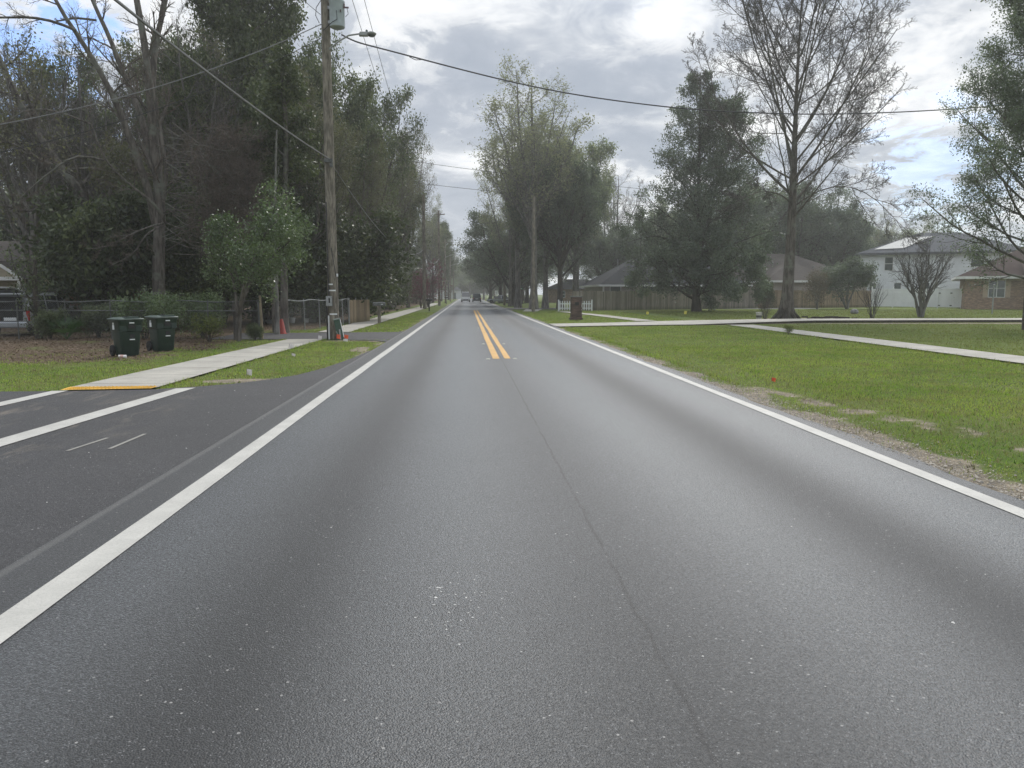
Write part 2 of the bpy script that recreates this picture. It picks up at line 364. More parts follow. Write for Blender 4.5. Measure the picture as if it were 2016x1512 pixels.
# ------------------------------------------------------------------ ground masks (world metres)
def vnoise(x, y, s, seed=0):
    x = np.asarray(x)*s; y = np.asarray(y)*s; xi = np.floor(x).astype(int); yi = np.floor(y).astype(int); fx = x-xi; fy = y-yi
    fx = fx*fx*(3-2*fx); fy = fy*fy*(3-2*fy)
    def h(a, b): return np.modf(np.abs(np.sin(a*127.1+b*311.7+seed*74.7)*43758.5453))[0]
    return (h(xi, yi)*(1-fx)+h(xi+1, yi)*fx)*(1-fy)+(h(xi, yi+1)*(1-fx)+h(xi+1, yi+1)*fx)*fy
def fbm(x, y, s, seed=0): return .5*vnoise(x, y, s, seed)+.3*vnoise(x, y, s*2.1, seed+1)+.2*vnoise(x, y, s*4.3, seed+2)
def ss(v, a, b): t = np.clip((v-a)/(b-a), 0, 1); return t*t*(3-2*t)
SWL = ([13.55, 28.2, 33.4, 60, 140], [-6.93, -6.45, -6.4, -6.3, -6.0], [-5.4, -5.15, -5.0, -4.85, -4.6])
def in_pave(x, y, mrg=0.):
    r = (x > -2.78-mrg) & (x < 4.42+mrg)
    a = (y > 13.55) & (x > np.interp(y, SWL[0], SWL[1])-mrg) & (x < np.interp(y, SWL[0], SWL[2])+mrg)
    r |= a
    edge = np.interp(x, [-60, -6.95, -5.4, -4.3, -3.46, -2.95, -2.75], [13.2, 13.3, 13.45, 14.2, 15.6, 19.5, 23.])
    r |= (x < -2.7) & (y < edge+mrg)
    r |= (x < -2.7) & (x > -9.5) & (y > 28.1-mrg) & (y < 33.3+mrg)
    sx = np.interp(y, [0, 19, 41, 75], [12.3, 13.0, 13.7, 14.6])
    r |= (x > sx-mrg) & (x < sx+1.42+mrg) & (y < 75)
    dy0 = np.interp(x, [4.3, 12, 20, 60], [38.2, 40., 43.2, 44.2]); dy1 = np.interp(x, [4.3, 8, 12, 20, 60], [41.8, 43, 45.5, 46.3, 47.3])
    r |= (x > 4.3) & (y > dy0-mrg) & (y < dy1+mrg)
    r |= (x > 4.2) & (x < 60) & (y > 83-mrg) & (y < 92+mrg) & (x < 13)
    return r
def masks(x, y):
    n = fbm(x, y, .9, 3); n2 = fbm(x, y, 2.6, 9)
    dirt = ss(4.45+np.interp(y, [4, 8, 12, 20, 35, 70], [.7, .48, .34, .24, .18, .15])+(n-.5)*.9+(n2-.5)*.5-x, -.22, .28)*(x > 4)*.85
    trk = np.exp(-((x-5.95+(y-8.2)*.15+(n-.5)*.7)/.3)**2)*ss(13.5-y+(n-.5)*6, -2, 3)*ss(n2, .28, .5)
    dirt = np.maximum(dirt, trk*.95)
    dirt = np.maximum(dirt, ss(-(x)-2.75, .55, .1)*(y > 15)*(x < -2.7)*.8*ss(n, .3, .6))
    for (cx, cy, rx, ry) in ((-4.2, 14.9, 1.0, .45), (-3.2, 23.5, .35, 1.2), (-4.4, 27.6, 1.6, .35), (25, 42.2, 9, .7), (36, 42, 12, 1.3), (23, 51, 3, 1.3), (9.5, 61, 2, 1.5), (-3.0, 27.2, .5, .5), (18, 48, 8, .7)):
        d = ((x-cx)/rx)**2+((y-cy)/ry)**2; dirt = np.maximum(dirt, ss(1.3-d+(n-.5)*1.2, 0, .8)*.9)
    lit = ss(-x-8.2+(n-.5)*2.5, -.6, .9)*ss(y-18.6-(n2-.5)*1.5, -.8, 1.4)*(.5+.5*ss(n, .3, .6))
    lit = np.maximum(lit, ss(-x-6.9+(n-.5), 0, .7)*ss(y-36, -2, 3))
    return np.clip(dirt, 0, 1), np.clip(lit, 0, 1)
def axis_pts(a, b, da, far): 
    c = list(np.arange(a, b+1e-6, da)); s = da
    lo, hi = [a], [b]; v = a
    while v > -far: s *= 1.35; v -= s; lo.append(v)
    s = da; v = b
    while v < far: s *= 1.35; v += s; hi.append(v)
    return np.array(sorted(lo[1:])+c+hi[1:])
gx = axis_pts(-26, 44, .22, 1600); gy = axis_pts(2, 62, .24, 1600)
XX, YY = np.meshgrid(gx, gy); nx, ny = len(gx), len(gy)
ZZ = np.where(in_pave(XX, YY, .35), 0, (fbm(XX, YY, .8, 5)-.5)*.035)*((np.abs(XX) < 200) & (np.abs(YY) < 200))
ii = (np.arange(ny-1)[:, None]*nx+np.arange(nx-1)[None, :])
gf = np.stack([ii, ii+1, ii+nx+1, ii+nx], -1).reshape(-1, 4)
def groundmat():
    m, g, b, o = material('ground'); p = g.pos()
    ad = g.new('ShaderNodeAttribute', attribute_name='dirt').outputs['Fac']; al = g.new('ShaderNodeAttribute', attribute_name='litter').outputs['Fac']
    n1 = g.noise(p, .45, 5, .6); n2 = g.noise(p, 5, 5, .7); n3 = g.noise(p, 38, 4, .75)
    col = g.mix(g.sstep(n1, .34, .66), (.1, .15, .03), (.15, .18, .05))
    col = g.mix(g.m('MULTIPLY', g.sstep(n2, .45, .68), .6), col, (.19, .175, .075))
    col = g.mix(g.m('MULTIPLY', g.sstep(n3, .42, .7), .65), col, (.028, .05, .012))
    dcol = g.mix(g.sstep(g.noise(p, 3.5, 6, .75), .35, .66), (.16, .135, .1), (.38, .32, .235))
    dcol = g.mix(g.m('MULTIPLY', g.sstep(g.noise(p, 24, 5, .8), .46, .62), .75), dcol, (.1, .09, .075)); dcol = g.mix(g.m('MULTIPLY', g.sstep(g.noise(p, 90, 3, .7), .5, .7), .6), dcol, (.4, .36, .29))
    dm = g.sstep(g.m('ADD', ad, g.m('ADD', g.m('MULTIPLY', g.m('SUBTRACT', n2, .5), .9), g.m('MULTIPLY', g.m('SUBTRACT', n3, .5), .5))), .3, .72)
    col = g.mix(dm, col, dcol)
    lcol = g.mix(g.sstep(n3, .35, .68), (.045, .03, .02), (.2, .145, .1)); lcol = g.mix(g.m('MULTIPLY', g.sstep(n2, .48, .7), .6), lcol, (.06, .075, .02))
    lm = g.sstep(g.m('ADD', al, g.m('MULTIPLY', g.m('SUBTRACT', n2, .5), .8)), .3, .7)
    col = g.mix(lm, col, lcol)
    g.put(b.inputs['Base Color'], col); b.inputs['Roughness'].default_value = .95; b.inputs['Specular IOR Level'].default_value = .1
    g.put(b.inputs['Normal'], g.bump(g.m('ADD', n3, n2), .8, .03)); return m
me = mesh_np('ground', np.stack([XX, YY, ZZ], -1).reshape(-1, 3), gf, groundmat(), True)
dm_, lm_ = masks(XX.ravel(), YY.ravel())
for nm, arr in (('dirt', dm_), ('litter', lm_)):
    at = me.attributes.new(nm, 'FLOAT', 'POINT'); at.data.foreach_set('value', arr.astype(np.float32))
tag(link('ground', me), kind='structure')

# sheets laid on the ground
def sheet(name, poly, z, mat, kind='structure', th=0.):
    mb = MB()
    if th: mb.prism(poly, z-th, z)
    else: mb.add([(x, y, z) for x, y in poly], [tuple(range(len(poly)))])
    return tag(mb.build(name, mat), kind=kind)
def strip(name, ys, xl, xr, z, mat):
    v = []; f = []
    for i, y in enumerate(ys): v += [(xl[i], y, z), (xr[i], y, z)]
    for i in range(len(ys)-1): f.append((2*i, 2*i+1, 2*i+3, 2*i+2))
    return tag(MB().add(v, f).build(name, mat), kind='structure')
ys = list(np.concatenate([np.arange(-30, 60, .5), np.arange(60, 300, 4)]))
rng = np.random.default_rng(3)
strip('road', ys, [-2.76+.003*rng.normal() for _ in ys], [4.42+.09*(fbm(np.array(y), np.array(1.), .9)-.5)*2+.03*rng.normal() for y in ys], .03, M['road'])
ex = [-60, -30, -6.95, -5.4, -4.8, -4.3, -3.85, -3.46, -3.15, -2.95, -2.82, -2.7]; ey = [13.1, 13.2, 13.3, 13.45, 13.8, 14.2, 14.8, 15.6, 17.2, 19.5, 22., 24.]
sheet('side_street', [(-60, 1.), (-2.7, -3.5)]+[(x, y) for x, y in zip(ex[::-1], ey[::-1])], .026, M['street'])
sheet('asphalt_driveway', [(-2.72, 26.6), (-2.72, 34.3), (-3.1, 33.6), (-5, 33.3), (-9.5, 33.0), (-9.5, 28.6), (-5, 28.2), (-3.2, 27.4)], .022, M['street'])
sheet('side_street', [(4.35, 81), (5.2, 83.5), (13, 84), (40, 84.5), (40, 90.5), (13, 91), (5.5, 91.5), (4.35, 94)], .024, M['street'])
strip('sidewalk', [13.62, 20, 28.15], np.interp([13.62, 20, 28.15], SWL[0], SWL[1]), np.interp([13.62, 20, 28.15], SWL[0], SWL[2]), .04, M['walk'])
strip('sidewalk', [33.35, 60, 140], np.interp([33.35, 60, 140], SWL[0], SWL[1]), np.interp([33.35, 60, 140], SWL[0], SWL[2]), .04, M['walk'])
sheet('tactile_paving', [(-6.86, 13.30), (-5.42, 13.45), (-5.42, 13.76), (-6.92, 13.76)], .045, M['tactile'])
mbt = MB()
for i in range(22):
    for j in range(5): mbt.lathe([(.022, 0), (.014, .012)], (-6.8+i*.063, 13.39+j*.068+i*.004, .0455), 6)
tag(mbt.build('tactile_domes', M['tactile']), kind='structure')
sy = [-10, 10, 19, 30, 39.9]; sx = np.interp(sy, [0, 19, 41, 75], [12.3, 13.0, 13.7, 14.6])
strip('sidewalk', sy, sx, sx+1.42, .05, M['walk'])
sy = [45.8, 60, 75]; sx = np.interp(sy, [0, 19, 41, 75], [12.3, 13.0, 13.7, 14.6])
strip('sidewalk', [46.2, 60, 72], [10.2, 9.5, 8.2], [11.5, 10.7, 9.3], .045, M['walk'])
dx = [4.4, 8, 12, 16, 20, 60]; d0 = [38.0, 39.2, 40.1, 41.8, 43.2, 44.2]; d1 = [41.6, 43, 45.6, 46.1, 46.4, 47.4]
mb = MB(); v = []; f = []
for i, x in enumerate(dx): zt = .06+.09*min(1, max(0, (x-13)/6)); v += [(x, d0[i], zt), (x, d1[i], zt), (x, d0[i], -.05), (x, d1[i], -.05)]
for i in range(len(dx)-1): a = 4*i; f += [(a, a+4, a+5, a+1), (a+1, a+5, a+7, a+3)]
mb.add(v, f); tag(mb.build('concrete_driveway', M['drive']), kind='structure')
tag(MB().add(v, [(4*i, 4*i+2, 4*i+6, 4*i+4) for i in range(len(dx)-1)]).build('driveway_edge_shade', M['soil']), kind='structure')  # slab side in shade, the shade painted on with the dark soil colour
strip('sidewalk', [72, 78, 83.6], [5.2, 5.8, 6.4], [6.6, 7.4, 8.2], .045, M['walk'])
# markings
def line(x0, x1, y0, y1, mat, z=.036, step=3.):
    ys_ = np.arange(y0, y1+step, step); ys_[-1] = y1
    return strip('road_marking', list(ys_), [x0+.006*rng.normal() for _ in ys_], [x1+.006*rng.normal() for _ in ys_], z, mat)
line(-2.36, -2.18, -5, 292, M['paint_white']); line(4.03, 4.19, -5, 80, M['paint_white']); line(4.03, 4.19, 95, 292, M['paint_white'])
line(.64, .81, 19.3, 77, M['paint_yellow']); line(.935, 1.085, 19.35, 77, M['paint_yellow'])
sheet('road_marking', [(-5.02, 13.5), (-4.72, 13.6), (-5.0, 8.), (-4.9, 2.), (-5.2, 2.), (-5.3, 8.)][::-1], .0335, M['paint_white'])
sheet('road_marking', [(-6.98, 13.28), (-6.72, 13.3), (-6.9, 8), (-7.2, 2), (-7.5, 2), (-7.2, 8)][::-1], .0335, M['paint_white'])
for a, b_ in (((133, 893), (212, 867)), ((216, 889), (286, 859))):
    p, q = G(*a), G(*b_); w = .022
    sheet('scuff_mark', [(p[0]-w, p[1]), (p[0]+w, p[1]), (q[0]+w, q[1]), (q[0]-w, q[1])], .0312, M['paint_faint'])
for k, y in enumerate((19.2, 25., 37., 49., 61.)):
    for s, x in ((0, .52), (1, 1.2)):
        o = MB().box((0, 0, .009), (.1, .1, .018), taper=.7).build('road_stud', M['stud'], bevel=.003); o.location = (x, y+.1*s, .031)
        tag(o, f'{["small pale road stud at the near end of", "second pale road stud along", "third pale road stud along", "fourth pale road stud along", "fifth and farthest pale road stud along"][k]} the double yellow line, {["left", "right"][s]} side', 'road stud', 'road studs beside the double yellow line')

# ------------------------------------------------------------------ grass and litter
def blades(n, x, y, hgt, wid, rg, flat=.5):
    az = rg.uniform(0, 2*np.pi, n); lean = rg.uniform(.15, 1.1, n)*flat; h = hgt*rg.uniform(.5, 1.35, n); w = wid*rg.uniform(.6, 1.3, n)
    d = np.stack([np.cos(az), np.sin(az)], 1); s = np.stack([-np.sin(az+.6), np.cos(az+.6)], 1)
    v = np.zeros((n, 3, 3)); b = np.stack([x, y], 1)
    v[:, 0, :2] = b-s*w[:, None]; v[:, 1, :2] = b+s*w[:, None]; v[:, :2, 2] = -.005
    v[:, 2, :2] = b+d*(h*np.sin(lean))[:, None]; v[:, 2, 2] = h*np.cos(lean)
    return v.reshape(-1, 3), np.arange(3*n).reshape(-1, 3)
def grassmat():
    m, g, b, o = material('grass_blades'); p = g.pos(); xs = g.xyz(p); r = g.island(); n = g.sstep(g.noise(p, .42, 5, .65), .36, .64); n2 = g.sstep(g.noise(p, 1.9, 5, .7), .42, .64)
    col = g.mix(n, (.2, .33, .042), (.35, .47, .075)); col = g.mix(g.m('MULTIPLY', n2, .6), col, (.4, .39, .13))
    cl = g.sstep(g.noise(p, 4.5, 4, .7), .56, .7); col = g.mix(g.m('MULTIPLY', cl, .6), col, (.05, .1, .018))
    col = g.mix(g.sstep(r, .74, .95), col, (.24, .2, .1)); col = g.mix(g.sstep(r, .25, .0), col, (.05, .1, .016))
    dry = g.sstep(g.noise(p, 1.1, 5, .7), .52, .66); col = g.mix(g.m('MULTIPLY', dry, .6), col, (.25, .2, .105))
    far = g.m('MULTIPLY', g.sstep(xs[0], 13, 16), g.sstep(xs[1], 15, 24)); col = g.mix(g.m('MULTIPLY', far, .55), col, (.14, .135, .05))
    g.put(b.inputs['Base Color'], col); b.inputs['Roughness'].default_value = .6; b.inputs['Specular IOR Level'].default_value = .25
    t = g.new('ShaderNodeBsdfTranslucent'); g.put(t.inputs[0], col); mx = g.new('ShaderNodeMixShader'); mx.inputs[0].default_value = .4
    g.l.new(b.outputs[0], mx.inputs[1]); g.l.new(t.outputs[0], mx.inputs[2]); g.l.new(mx.outputs[0], o.inputs[0]); return m
M['grass'] = grassmat()
rg = np.random.default_rng(11); gv = []; gfc = []; base = 0
for (x0, x1, y0, y1, dens, hgt, wid) in ((4.4, 9, 4.5, 14, 900, .05, .006), (6, 15, 10, 24, 520, .055, .008), (4.4, 13, 14, 40, 380, .06, .009), (-5.5, -2.7, 13.5, 28.5, 620, .055, .008), (-13, -6.4, 13.2, 22, 560, .055, .008),
                                         (-9, -5.9, 20, 36, 260, .06, .01), (14, 34, 18, 46, 110, .06, .013), (-5.2, -2.7, 33, 70, 170, .07, .015), (4.4, 14, 42, 76, 130, .07, .016), (13, 60, 46, 80, 50, .08, .024), (-30, -13, 13.2, 20, 160, .06, .01)):
    n = int((x1-x0)*(y1-y0)*dens); x = rg.uniform(x0, x1, n); y = rg.uniform(y0, y1, n)
    dmk, lmk = masks(x, y); cl = fbm(x, y, 2.2, 21)
    keep = ~in_pave(x, y, .0) & (rg.uniform(0, 1, n) > np.clip(dmk*1.05, 0, .97)) & (rg.uniform(0, 1, n) > lmk*.93) & (rg.uniform(0, 1, n) < .35+cl*1.1)
    x, y = x[keep], y[keep]; tall = .75+.9*np.clip(fbm(x, y, 1.1, 33)-.35, 0, 1)
    v, f = blades(len(x), x, y, hgt*tall, wid, rg, .95); gv.append(v); gfc.append(f+base); base += len(v)
# tufts along pavement edges
n = 26000; yy = rg.uniform(10, 40, n); sd = rg.integers(0, 5, n)
xx = np.where(sd == 0, np.interp(yy, [0, 19, 41, 75], [12.3, 13., 13.7, 14.6])-.04, np.where(sd == 1, np.interp(yy, [0, 19, 41, 75], [13.72, 14.42, 15.12, 16.0])+.04, np.where(sd == 2, np.interp(yy, SWL[0], SWL[1])-.04, np.where(sd == 3, np.interp(yy, SWL[0], SWL[2])+.04, 4.95))))+rg.normal(0, .05, n)
kp = ~in_pave(xx, yy, -.06) & ((sd < 2) | (yy > 13.7)) & (fbm(xx, yy, 1.5, 4) > .42)
v, f = blades(int(kp.sum()), xx[kp], yy[kp], .085, .008, rg, 1.); gv.append(v); gfc.append(f+base); base += len(v)
tag(link('grass', mesh_np('grass', np.concatenate(gv), np.concatenate(gfc), M['grass'])), 'short green lawn grass growing on the road verges and yards', 'grass', kind='stuff')
def leafquads(pos, size, rg, flat=False, asp=.5):
    n = len(pos); sz = size*rg.uniform(.65, 1.3, n)
    if flat:
        az = rg.uniform(0, 2*np.pi, n); a = np.stack([np.cos(az), np.sin(az), rg.normal(0, .25, n)], 1); b = np.stack([-np.sin(az), np.cos(az), rg.normal(0, .25, n)], 1)
    else:
        a = rg.normal(size=(n, 3)); a /= np.linalg.norm(a, axis=1, keepdims=True); b = rg.normal(size=(n, 3)); b[:, 2] *= .6
        b -= a*np.sum(a*b, 1, keepdims=True); b /= np.linalg.norm(b, axis=1, keepdims=True)+1e-9
    a = a*sz[:, None]*.5; b = b*(sz*asp*.5)[:, None]
    v = np.stack([pos-a, pos+b-a*.1, pos+a, pos-b-a*.1], 1).reshape(-1, 3); return v, np.arange(4*n).reshape(-1, 4)
n = 52000; x = rg.uniform(-24, -6.5, n); y = rg.uniform(17, 42, n); _, lk = masks(x, y)
kp = ~in_pave(x, y, .05) & (rg.uniform(0, 1, n) < lk*1.1); x, y = x[kp], y[kp]
x2 = rg.uniform(-13, -2.8, 2600); y2 = rg.uniform(13.4, 28, 2600); k2 = rg.uniform(0, 1, 2600) < .4; x = np.concatenate([x, x2[k2]]); y = np.concatenate([y, y2[k2]])
lv, lf = leafquads(np.stack([x, y, rg.uniform(.004, .03, len(x))], 1), .065, rg, True, .6)
k3 = in_pave(x, y, 0)
tag(link('leaf_litter', mesh_np('leaf_litter', lv, lf, M['litter'])), 'fallen brown leaves lying under the trees by the bins', 'leaf litter', kind='stuff')
n = 9000; x = 4.36+np.abs(rg.normal(0, .3, n)); y = 3.5+rg.gamma(1.6, 6, n); kp = (x < 6.2) & (y < 40); x, y = x[kp], y[kp]; sz_ = rg.uniform(.004, .012, len(x))*np.where(rg.uniform(0, 1, len(x)) > .95, 1.9, 1)
oc = np.array([(1, 0, 0), (0, 1, 0), (-1, 0, 0), (0, -1, 0), (0, 0, .6), (0, 0, -.3)]); of = np.array([(0, 1, 4), (1, 2, 4), (2, 3, 4), (3, 0, 4)])
zt_ = np.where(x < 4.45, .032, .012); sv = np.stack([x, y, zt_], 1)[:, None, :]+oc[None]*sz_[:, None, None]*rg.uniform(.6, 1.3, (len(x), 6, 1))
gm, gg, gb, go_ = material('shoulder_gravel'); gg.put(gb.inputs['Base Color'], gg.ramp(gg.island(), [(0, (.07, .065, .06)), (.45, (.2, .18, .15)), (1, (.42, .38, .32))])); gb.inputs['Roughness'].default_value = .9
tag(link('shoulder_gravel', mesh_np('shoulder_gravel', sv.reshape(-1, 3), (of[None]+np.arange(len(x))[:, None, None]*6).reshape(-1, 3), gm)), 'loose gravel along the sandy right edge of the road', 'gravel', kind='stuff')
n = 5200; x = rg.uniform(4.42, 6.6, n); y = 4+rg.gamma(1.8, 5.5, n); kp = (y < 38) & (fbm(x, y, 2.4, 51) > .5); x, y = x[kp], y[kp]
v, f = blades(len(x), x, y, .06, .006, rg, 1.1)
tag(link('dry_grass', mesh_np('dry_grass', v, f, simple('dry_blades', (.26, .24, .11), .8, .35, 3))), 'sparse straggling grass on the sandy right shoulder', 'grass', kind='stuff')
# loose pale stones on the asphalt (nobody could count them)
n = 900; sx_ = rg.uniform(-6, 4.2, n); sy_ = rg.uniform(2, 22, n)
kk = rg.uniform(0, 1, n) < .35+.5*np.exp(-((sx_+.1)/.6)**2)*np.exp(-((sy_-4.7)/.9)**2)+.0; sx_, sy_ = sx_[kk], sy_[kk]
sx_ = np.concatenate([sx_, rg.normal(-.08, .13, 70)]); sy_ = np.concatenate([sy_, rg.normal(3.95, .22, 70)])
sz_ = rg.uniform(.003, .008, len(sx_))*np.where(rg.uniform(0, 1, len(sx_)) > .93, 1.8, 1)
oc = np.array([(1, 0, 0), (0, 1, 0), (-1, 0, 0), (0, -1, 0), (0, 0, .55), (0, 0, -.3)]); of = np.array([(0, 1, 4), (1, 2, 4), (2, 3, 4), (3, 0, 4)])
sv = np.stack([sx_, sy_, np.full(len(sx_), .0315)], 1)[:, None, :]+oc[None]*sz_[:, None, None]*rg.uniform(.6, 1.3, (len(sx_), 6, 1))
tag(link('loose_gravel', mesh_np('loose_gravel', sv.reshape(-1, 3), (of[None]+np.arange(len(sx_))[:, None, None]*6).reshape(-1, 3), simple('pale_stone', (.5, .49, .46), .7, .3, 60))), 'tiny pale stones scattered on the asphalt', 'gravel', kind='stuff')

# ------------------------------------------------------------------ trees
def unit(a): return a/(np.linalg.norm(a, axis=-1, keepdims=True)+1e-9)
def grow_from(start, dirs, length, r0, npts, wander, up, rg, r_end=.25):
    n = len(start); p = np.zeros((n, npts, 3)); p[:, 0] = start; d = unit(dirs.copy()); st = (length/(npts-1))[:, None]
    for i in range(1, npts):
        d = unit(d+rg.normal(0, wander, (n, 3))+np.array([0, 0, up])); p[:, i] = p[:, i-1]+d*st
    t = np.linspace(0, 1, npts)[None]; r = r0[:, None]*(1-t*(1-r_end)); return p, r
def kids(P_, Rd, sp, rg):
    n, npts, _ = P_.shape; seg = np.linalg.norm(np.diff(P_, axis=1), axis=2); L = seg.sum(1)
    c = sp['n'][npts] if isinstance(sp['n'], dict) else sp['n']; idx = np.repeat(np.arange(n), c); m = len(idx)
    k = np.tile(np.arange(c), n); t = sp['t0']+(sp['t1']-sp['t0'])*(k+rg.uniform(0, 1, m))/c
    ft = np.clip(t*(npts-1), 0, npts-1-1e-6); i0 = ft.astype(int); fr = (ft-i0)[:, None]
    s = P_[idx, i0]*(1-fr)+P_[idx, i0+1]*fr; tan = unit(P_[idx, i0+1]-P_[idx, i0])
    rr = Rd[idx, i0]*(1-fr[:, 0])+Rd[idx, i0+1]*fr[:, 0]
    ref = np.where((np.abs(tan[:, 2]) > .9)[:, None], np.array([1., 0, 0]), np.array([0, 0, 1.])); u = unit(np.cross(tan, ref)); w = np.cross(tan, u)
    az = k*2.4+rg.uniform(0, 6.28, n)[idx]+rg.normal(0, .4, m)
    if sp.get('planar'): az = np.where(k % 2 == 0, 0., np.pi)+rg.normal(0, .6, m)
    an = np.radians((sp['ang'](t) if callable(sp['ang']) else sp['ang'])+rg.normal(0, sp.get('asd', 10), m))
    d = np.cos(an)[:, None]*tan+np.sin(an)[:, None]*(np.cos(az)[:, None]*u+np.sin(az)[:, None]*w)
    if 'dz' in sp: d[:, 2] += sp['dz']
    ln = sp['len'](t)*np.ones(m) if sp.get('abs') else L[idx]*sp['len'](t)
    if 'cap' in sp: ln = np.minimum(ln, L[idx]*sp['cap'])
    ln = ln*rg.uniform(*sp.get('lv', (.65, 1.2)), m); r0 = np.maximum(np.minimum(rr*.85, np.maximum(rr*sp['rm'], ln*sp.get('rl', .0))), sp.get('rmin', .004))
    return grow_from(s, d, ln, r0, sp['npts'], sp['wan'], sp.get('up', 0), rg, sp.get('rend', .3))
def tree_mesh(name, seed, polys0, levels, bark, leaf=None, nleaf=0, lsize=.2, lspread=.25, lasp=.5, leaf_levels=1, twig=None, twig_from=99, lmin=.15, keep=None):
    rg = np.random.default_rng(seed); V = []; Fa = []; b = 0; V2 = []; F2 = []; b2 = 0
    groups = {}
    for pl, rd in polys0: groups.setdefault(len(pl), []).append((pl, rd))
    cur = []; allv = []
    for npts, lst in groups.items(): cur.append((np.array([a for a, _ in lst], float), np.array([r for _, r in lst], float)))
    hist = [cur]
    for P_, r_ in cur:
        v, f = tubes(P_, r_, 10); V.append(v); Fa.append(f+b); b += len(v)
    for li, sp in enumerate(levels):
        nxt = []
        for P_, r_ in cur:
            p, r = kids(P_, r_, sp, rg)
            if keep is not None: kk = keep(p); p, r = p[kk], r[kk]
            if len(p): nxt.append((p, r))
        k = [7, 5, 4, 3, 3][min(li, 4)]
        for p, r in nxt:
            v, f = tubes(p, r, k)
            if li >= twig_from: V2.append(v); F2.append(f+b2); b2 += len(v)
            else: V.append(v); Fa.append(f+b); b += len(v)
        cur = nxt; hist.append(cur)
    tm = mesh_np(name+'_trunk', np.concatenate(V), np.concatenate(Fa), bark, True)
    cm = None
    if nleaf:
        pool = [x for h in hist[-leaf_levels:] for x in h]; tot = sum(len(p) for p, _ in pool); pos = []
        for p, _ in pool:
            m = int(nleaf*len(p)/tot); i = rg.integers(0, len(p), m); t = rg.uniform(lmin, 1, m)*(p.shape[1]-1.001); j = t.astype(int); fr = (t-j)[:, None]
            pos.append(p[i, j]*(1-fr)+p[i, j+1]*fr)
        pos = np.concatenate(pos)+rg.normal(0, lspread, (sum(map(len, pos)), 3)); pos = pos[pos[:, 2] > .05]
        v, f = leafquads(pos, lsize, rg, asp=lasp); cm = mesh_np(name+'_crown', v, f, leaf)
    elif V2: cm = mesh_np(name+'_crown', np.concatenate(V2), np.concatenate(F2), twig or bark, True)
    return tm, cm
def trunk(h, r0, r1, n=12, lean=(0, 0), wob=.15, seed=0, flare=1.5):
    rg = np.random.default_rng(seed); t = np.linspace(0, 1, n); w = np.cumsum(rg.normal(0, wob, (n, 2)), 0)*.3; w -= w[0]
    p = np.stack([lean[0]*t+w[:, 0], lean[1]*t+w[:, 1], h*t-.1], 1); r = r0+(r1-r0)*t**.85; r[0] *= flare; return p, r
def polyline(pts, r0, r1, n=12):
    pts = np.array(pts, float); d = np.r_[0, np.cumsum(np.linalg.norm(np.diff(pts, axis=0), axis=1))]; s = np.linspace(0, d[-1], n)
    q = np.stack([np.interp(s, d, pts[:, i]) for i in range(3)], 1); q[1:-1] = .5*q[1:-1]+.25*(q[:-2]+q[2:]); t = np.linspace(0, 1, n)
    return q, r0+(r1-r0)*t
L_ = lambda a, b=0., pw=1.: (lambda t: a*(1-t)**pw+b)
def tall_spec(l1, n1=22, n2=9, n3=6, n4=4, ang=42, up=.07, t0=.28): return [
    dict(n=n1, t0=t0, t1=.98, ang=ang, len=l1, abs=True, rm=.5, rl=.012, npts=9, wan=.09, up=up, rmin=.015),
    dict(n=n2, t0=.22, t1=1, ang=40, len=L_(.42, .12), rm=.55, rl=.009, npts=6, wan=.12, up=.05, rmin=.009),
    dict(n=n3, t0=.15, t1=1, ang=42, len=L_(.4, .15), rm=.6, rl=.008, npts=5, wan=.14, up=.03, rmin=.006),
    dict(n=n4, t0=.15, t1=1, ang=42, len=L_(.4, .25), rm=.7, rl=.008, npts=3, wan=.12, up=.02, rmin=.0045)]
T = {}
# generic broadleaf trees, about 20 m, winter leaves, haze kinds with painted veil
def fan(h, split, nl, spread, r, seed, droop=0.):
    rg = np.random.default_rng(seed); out = []; n = 12; t = np.linspace(0, 1, n)
    w = np.cumsum(rg.normal(0, .12, (n, 2)), 0)*.3; w -= w[0]
    p = np.stack([w[:, 0], w[:, 1], h*.97*t-.1], 1); rr = r*(1-t)**.8+.03; rr[0] *= 1.5; rr[1] *= 1.05; out.append((p, rr))
    for k in range(nl):
        a = 2*math.pi*k/nl+rg.uniform(-.4, .4); z0 = h*(split+rg.uniform(-.06, .16)); hh = h*rg.uniform(.72, 1.); s = spread*rg.uniform(.65, 1.15)
        u = t; rad_ = s*(u**.8 if not droop else np.sin(u*1.5)); q = np.stack([np.cos(a)*rad_, np.sin(a)*rad_, z0+(hh-z0)*(u**1.15)-droop*u**3], 1)
        i0 = np.interp(z0, p[:, 2], np.arange(n)); b = np.array([np.interp(i0, np.arange(n), p[:, 0]), np.interp(i0, np.arange(n), p[:, 1]), 0]); q = q+b
        q[1:] += np.cumsum(rg.normal(0, .13, (n-1, 3)), 0)*.6; out.append((q, r*.5*(1-u)**.8+.02))
    return out
def fan_spec(n1=11, n2=8, n3=5, n4=3, l1=.4, t0=.28, up=.05, ang=50): return [
    dict(n=n1, t0=t0, t1=1, ang=ang, len=L_(l1, .1, .7), rm=.38, rl=.01, npts=8, wan=.11, up=up, rmin=.014),
    dict(n=n2, t0=.18, t1=1, ang=44, len=L_(.42, .16), rm=.5, rl=.009, npts=6, wan=.13, up=.03, rmin=.009),
    dict(n=n3, t0=.15, t1=1, ang=44, len=L_(.42, .2), rm=.6, rl=.008, npts=4, wan=.14, up=.02, rmin=.006)]+([
    dict(n=n4, t0=.15, t1=1, ang=44, len=L_(.4, .28), rm=.7, rl=.008, npts=3, wan=.12, up=.02, rmin=.0045)] if n4 else [])
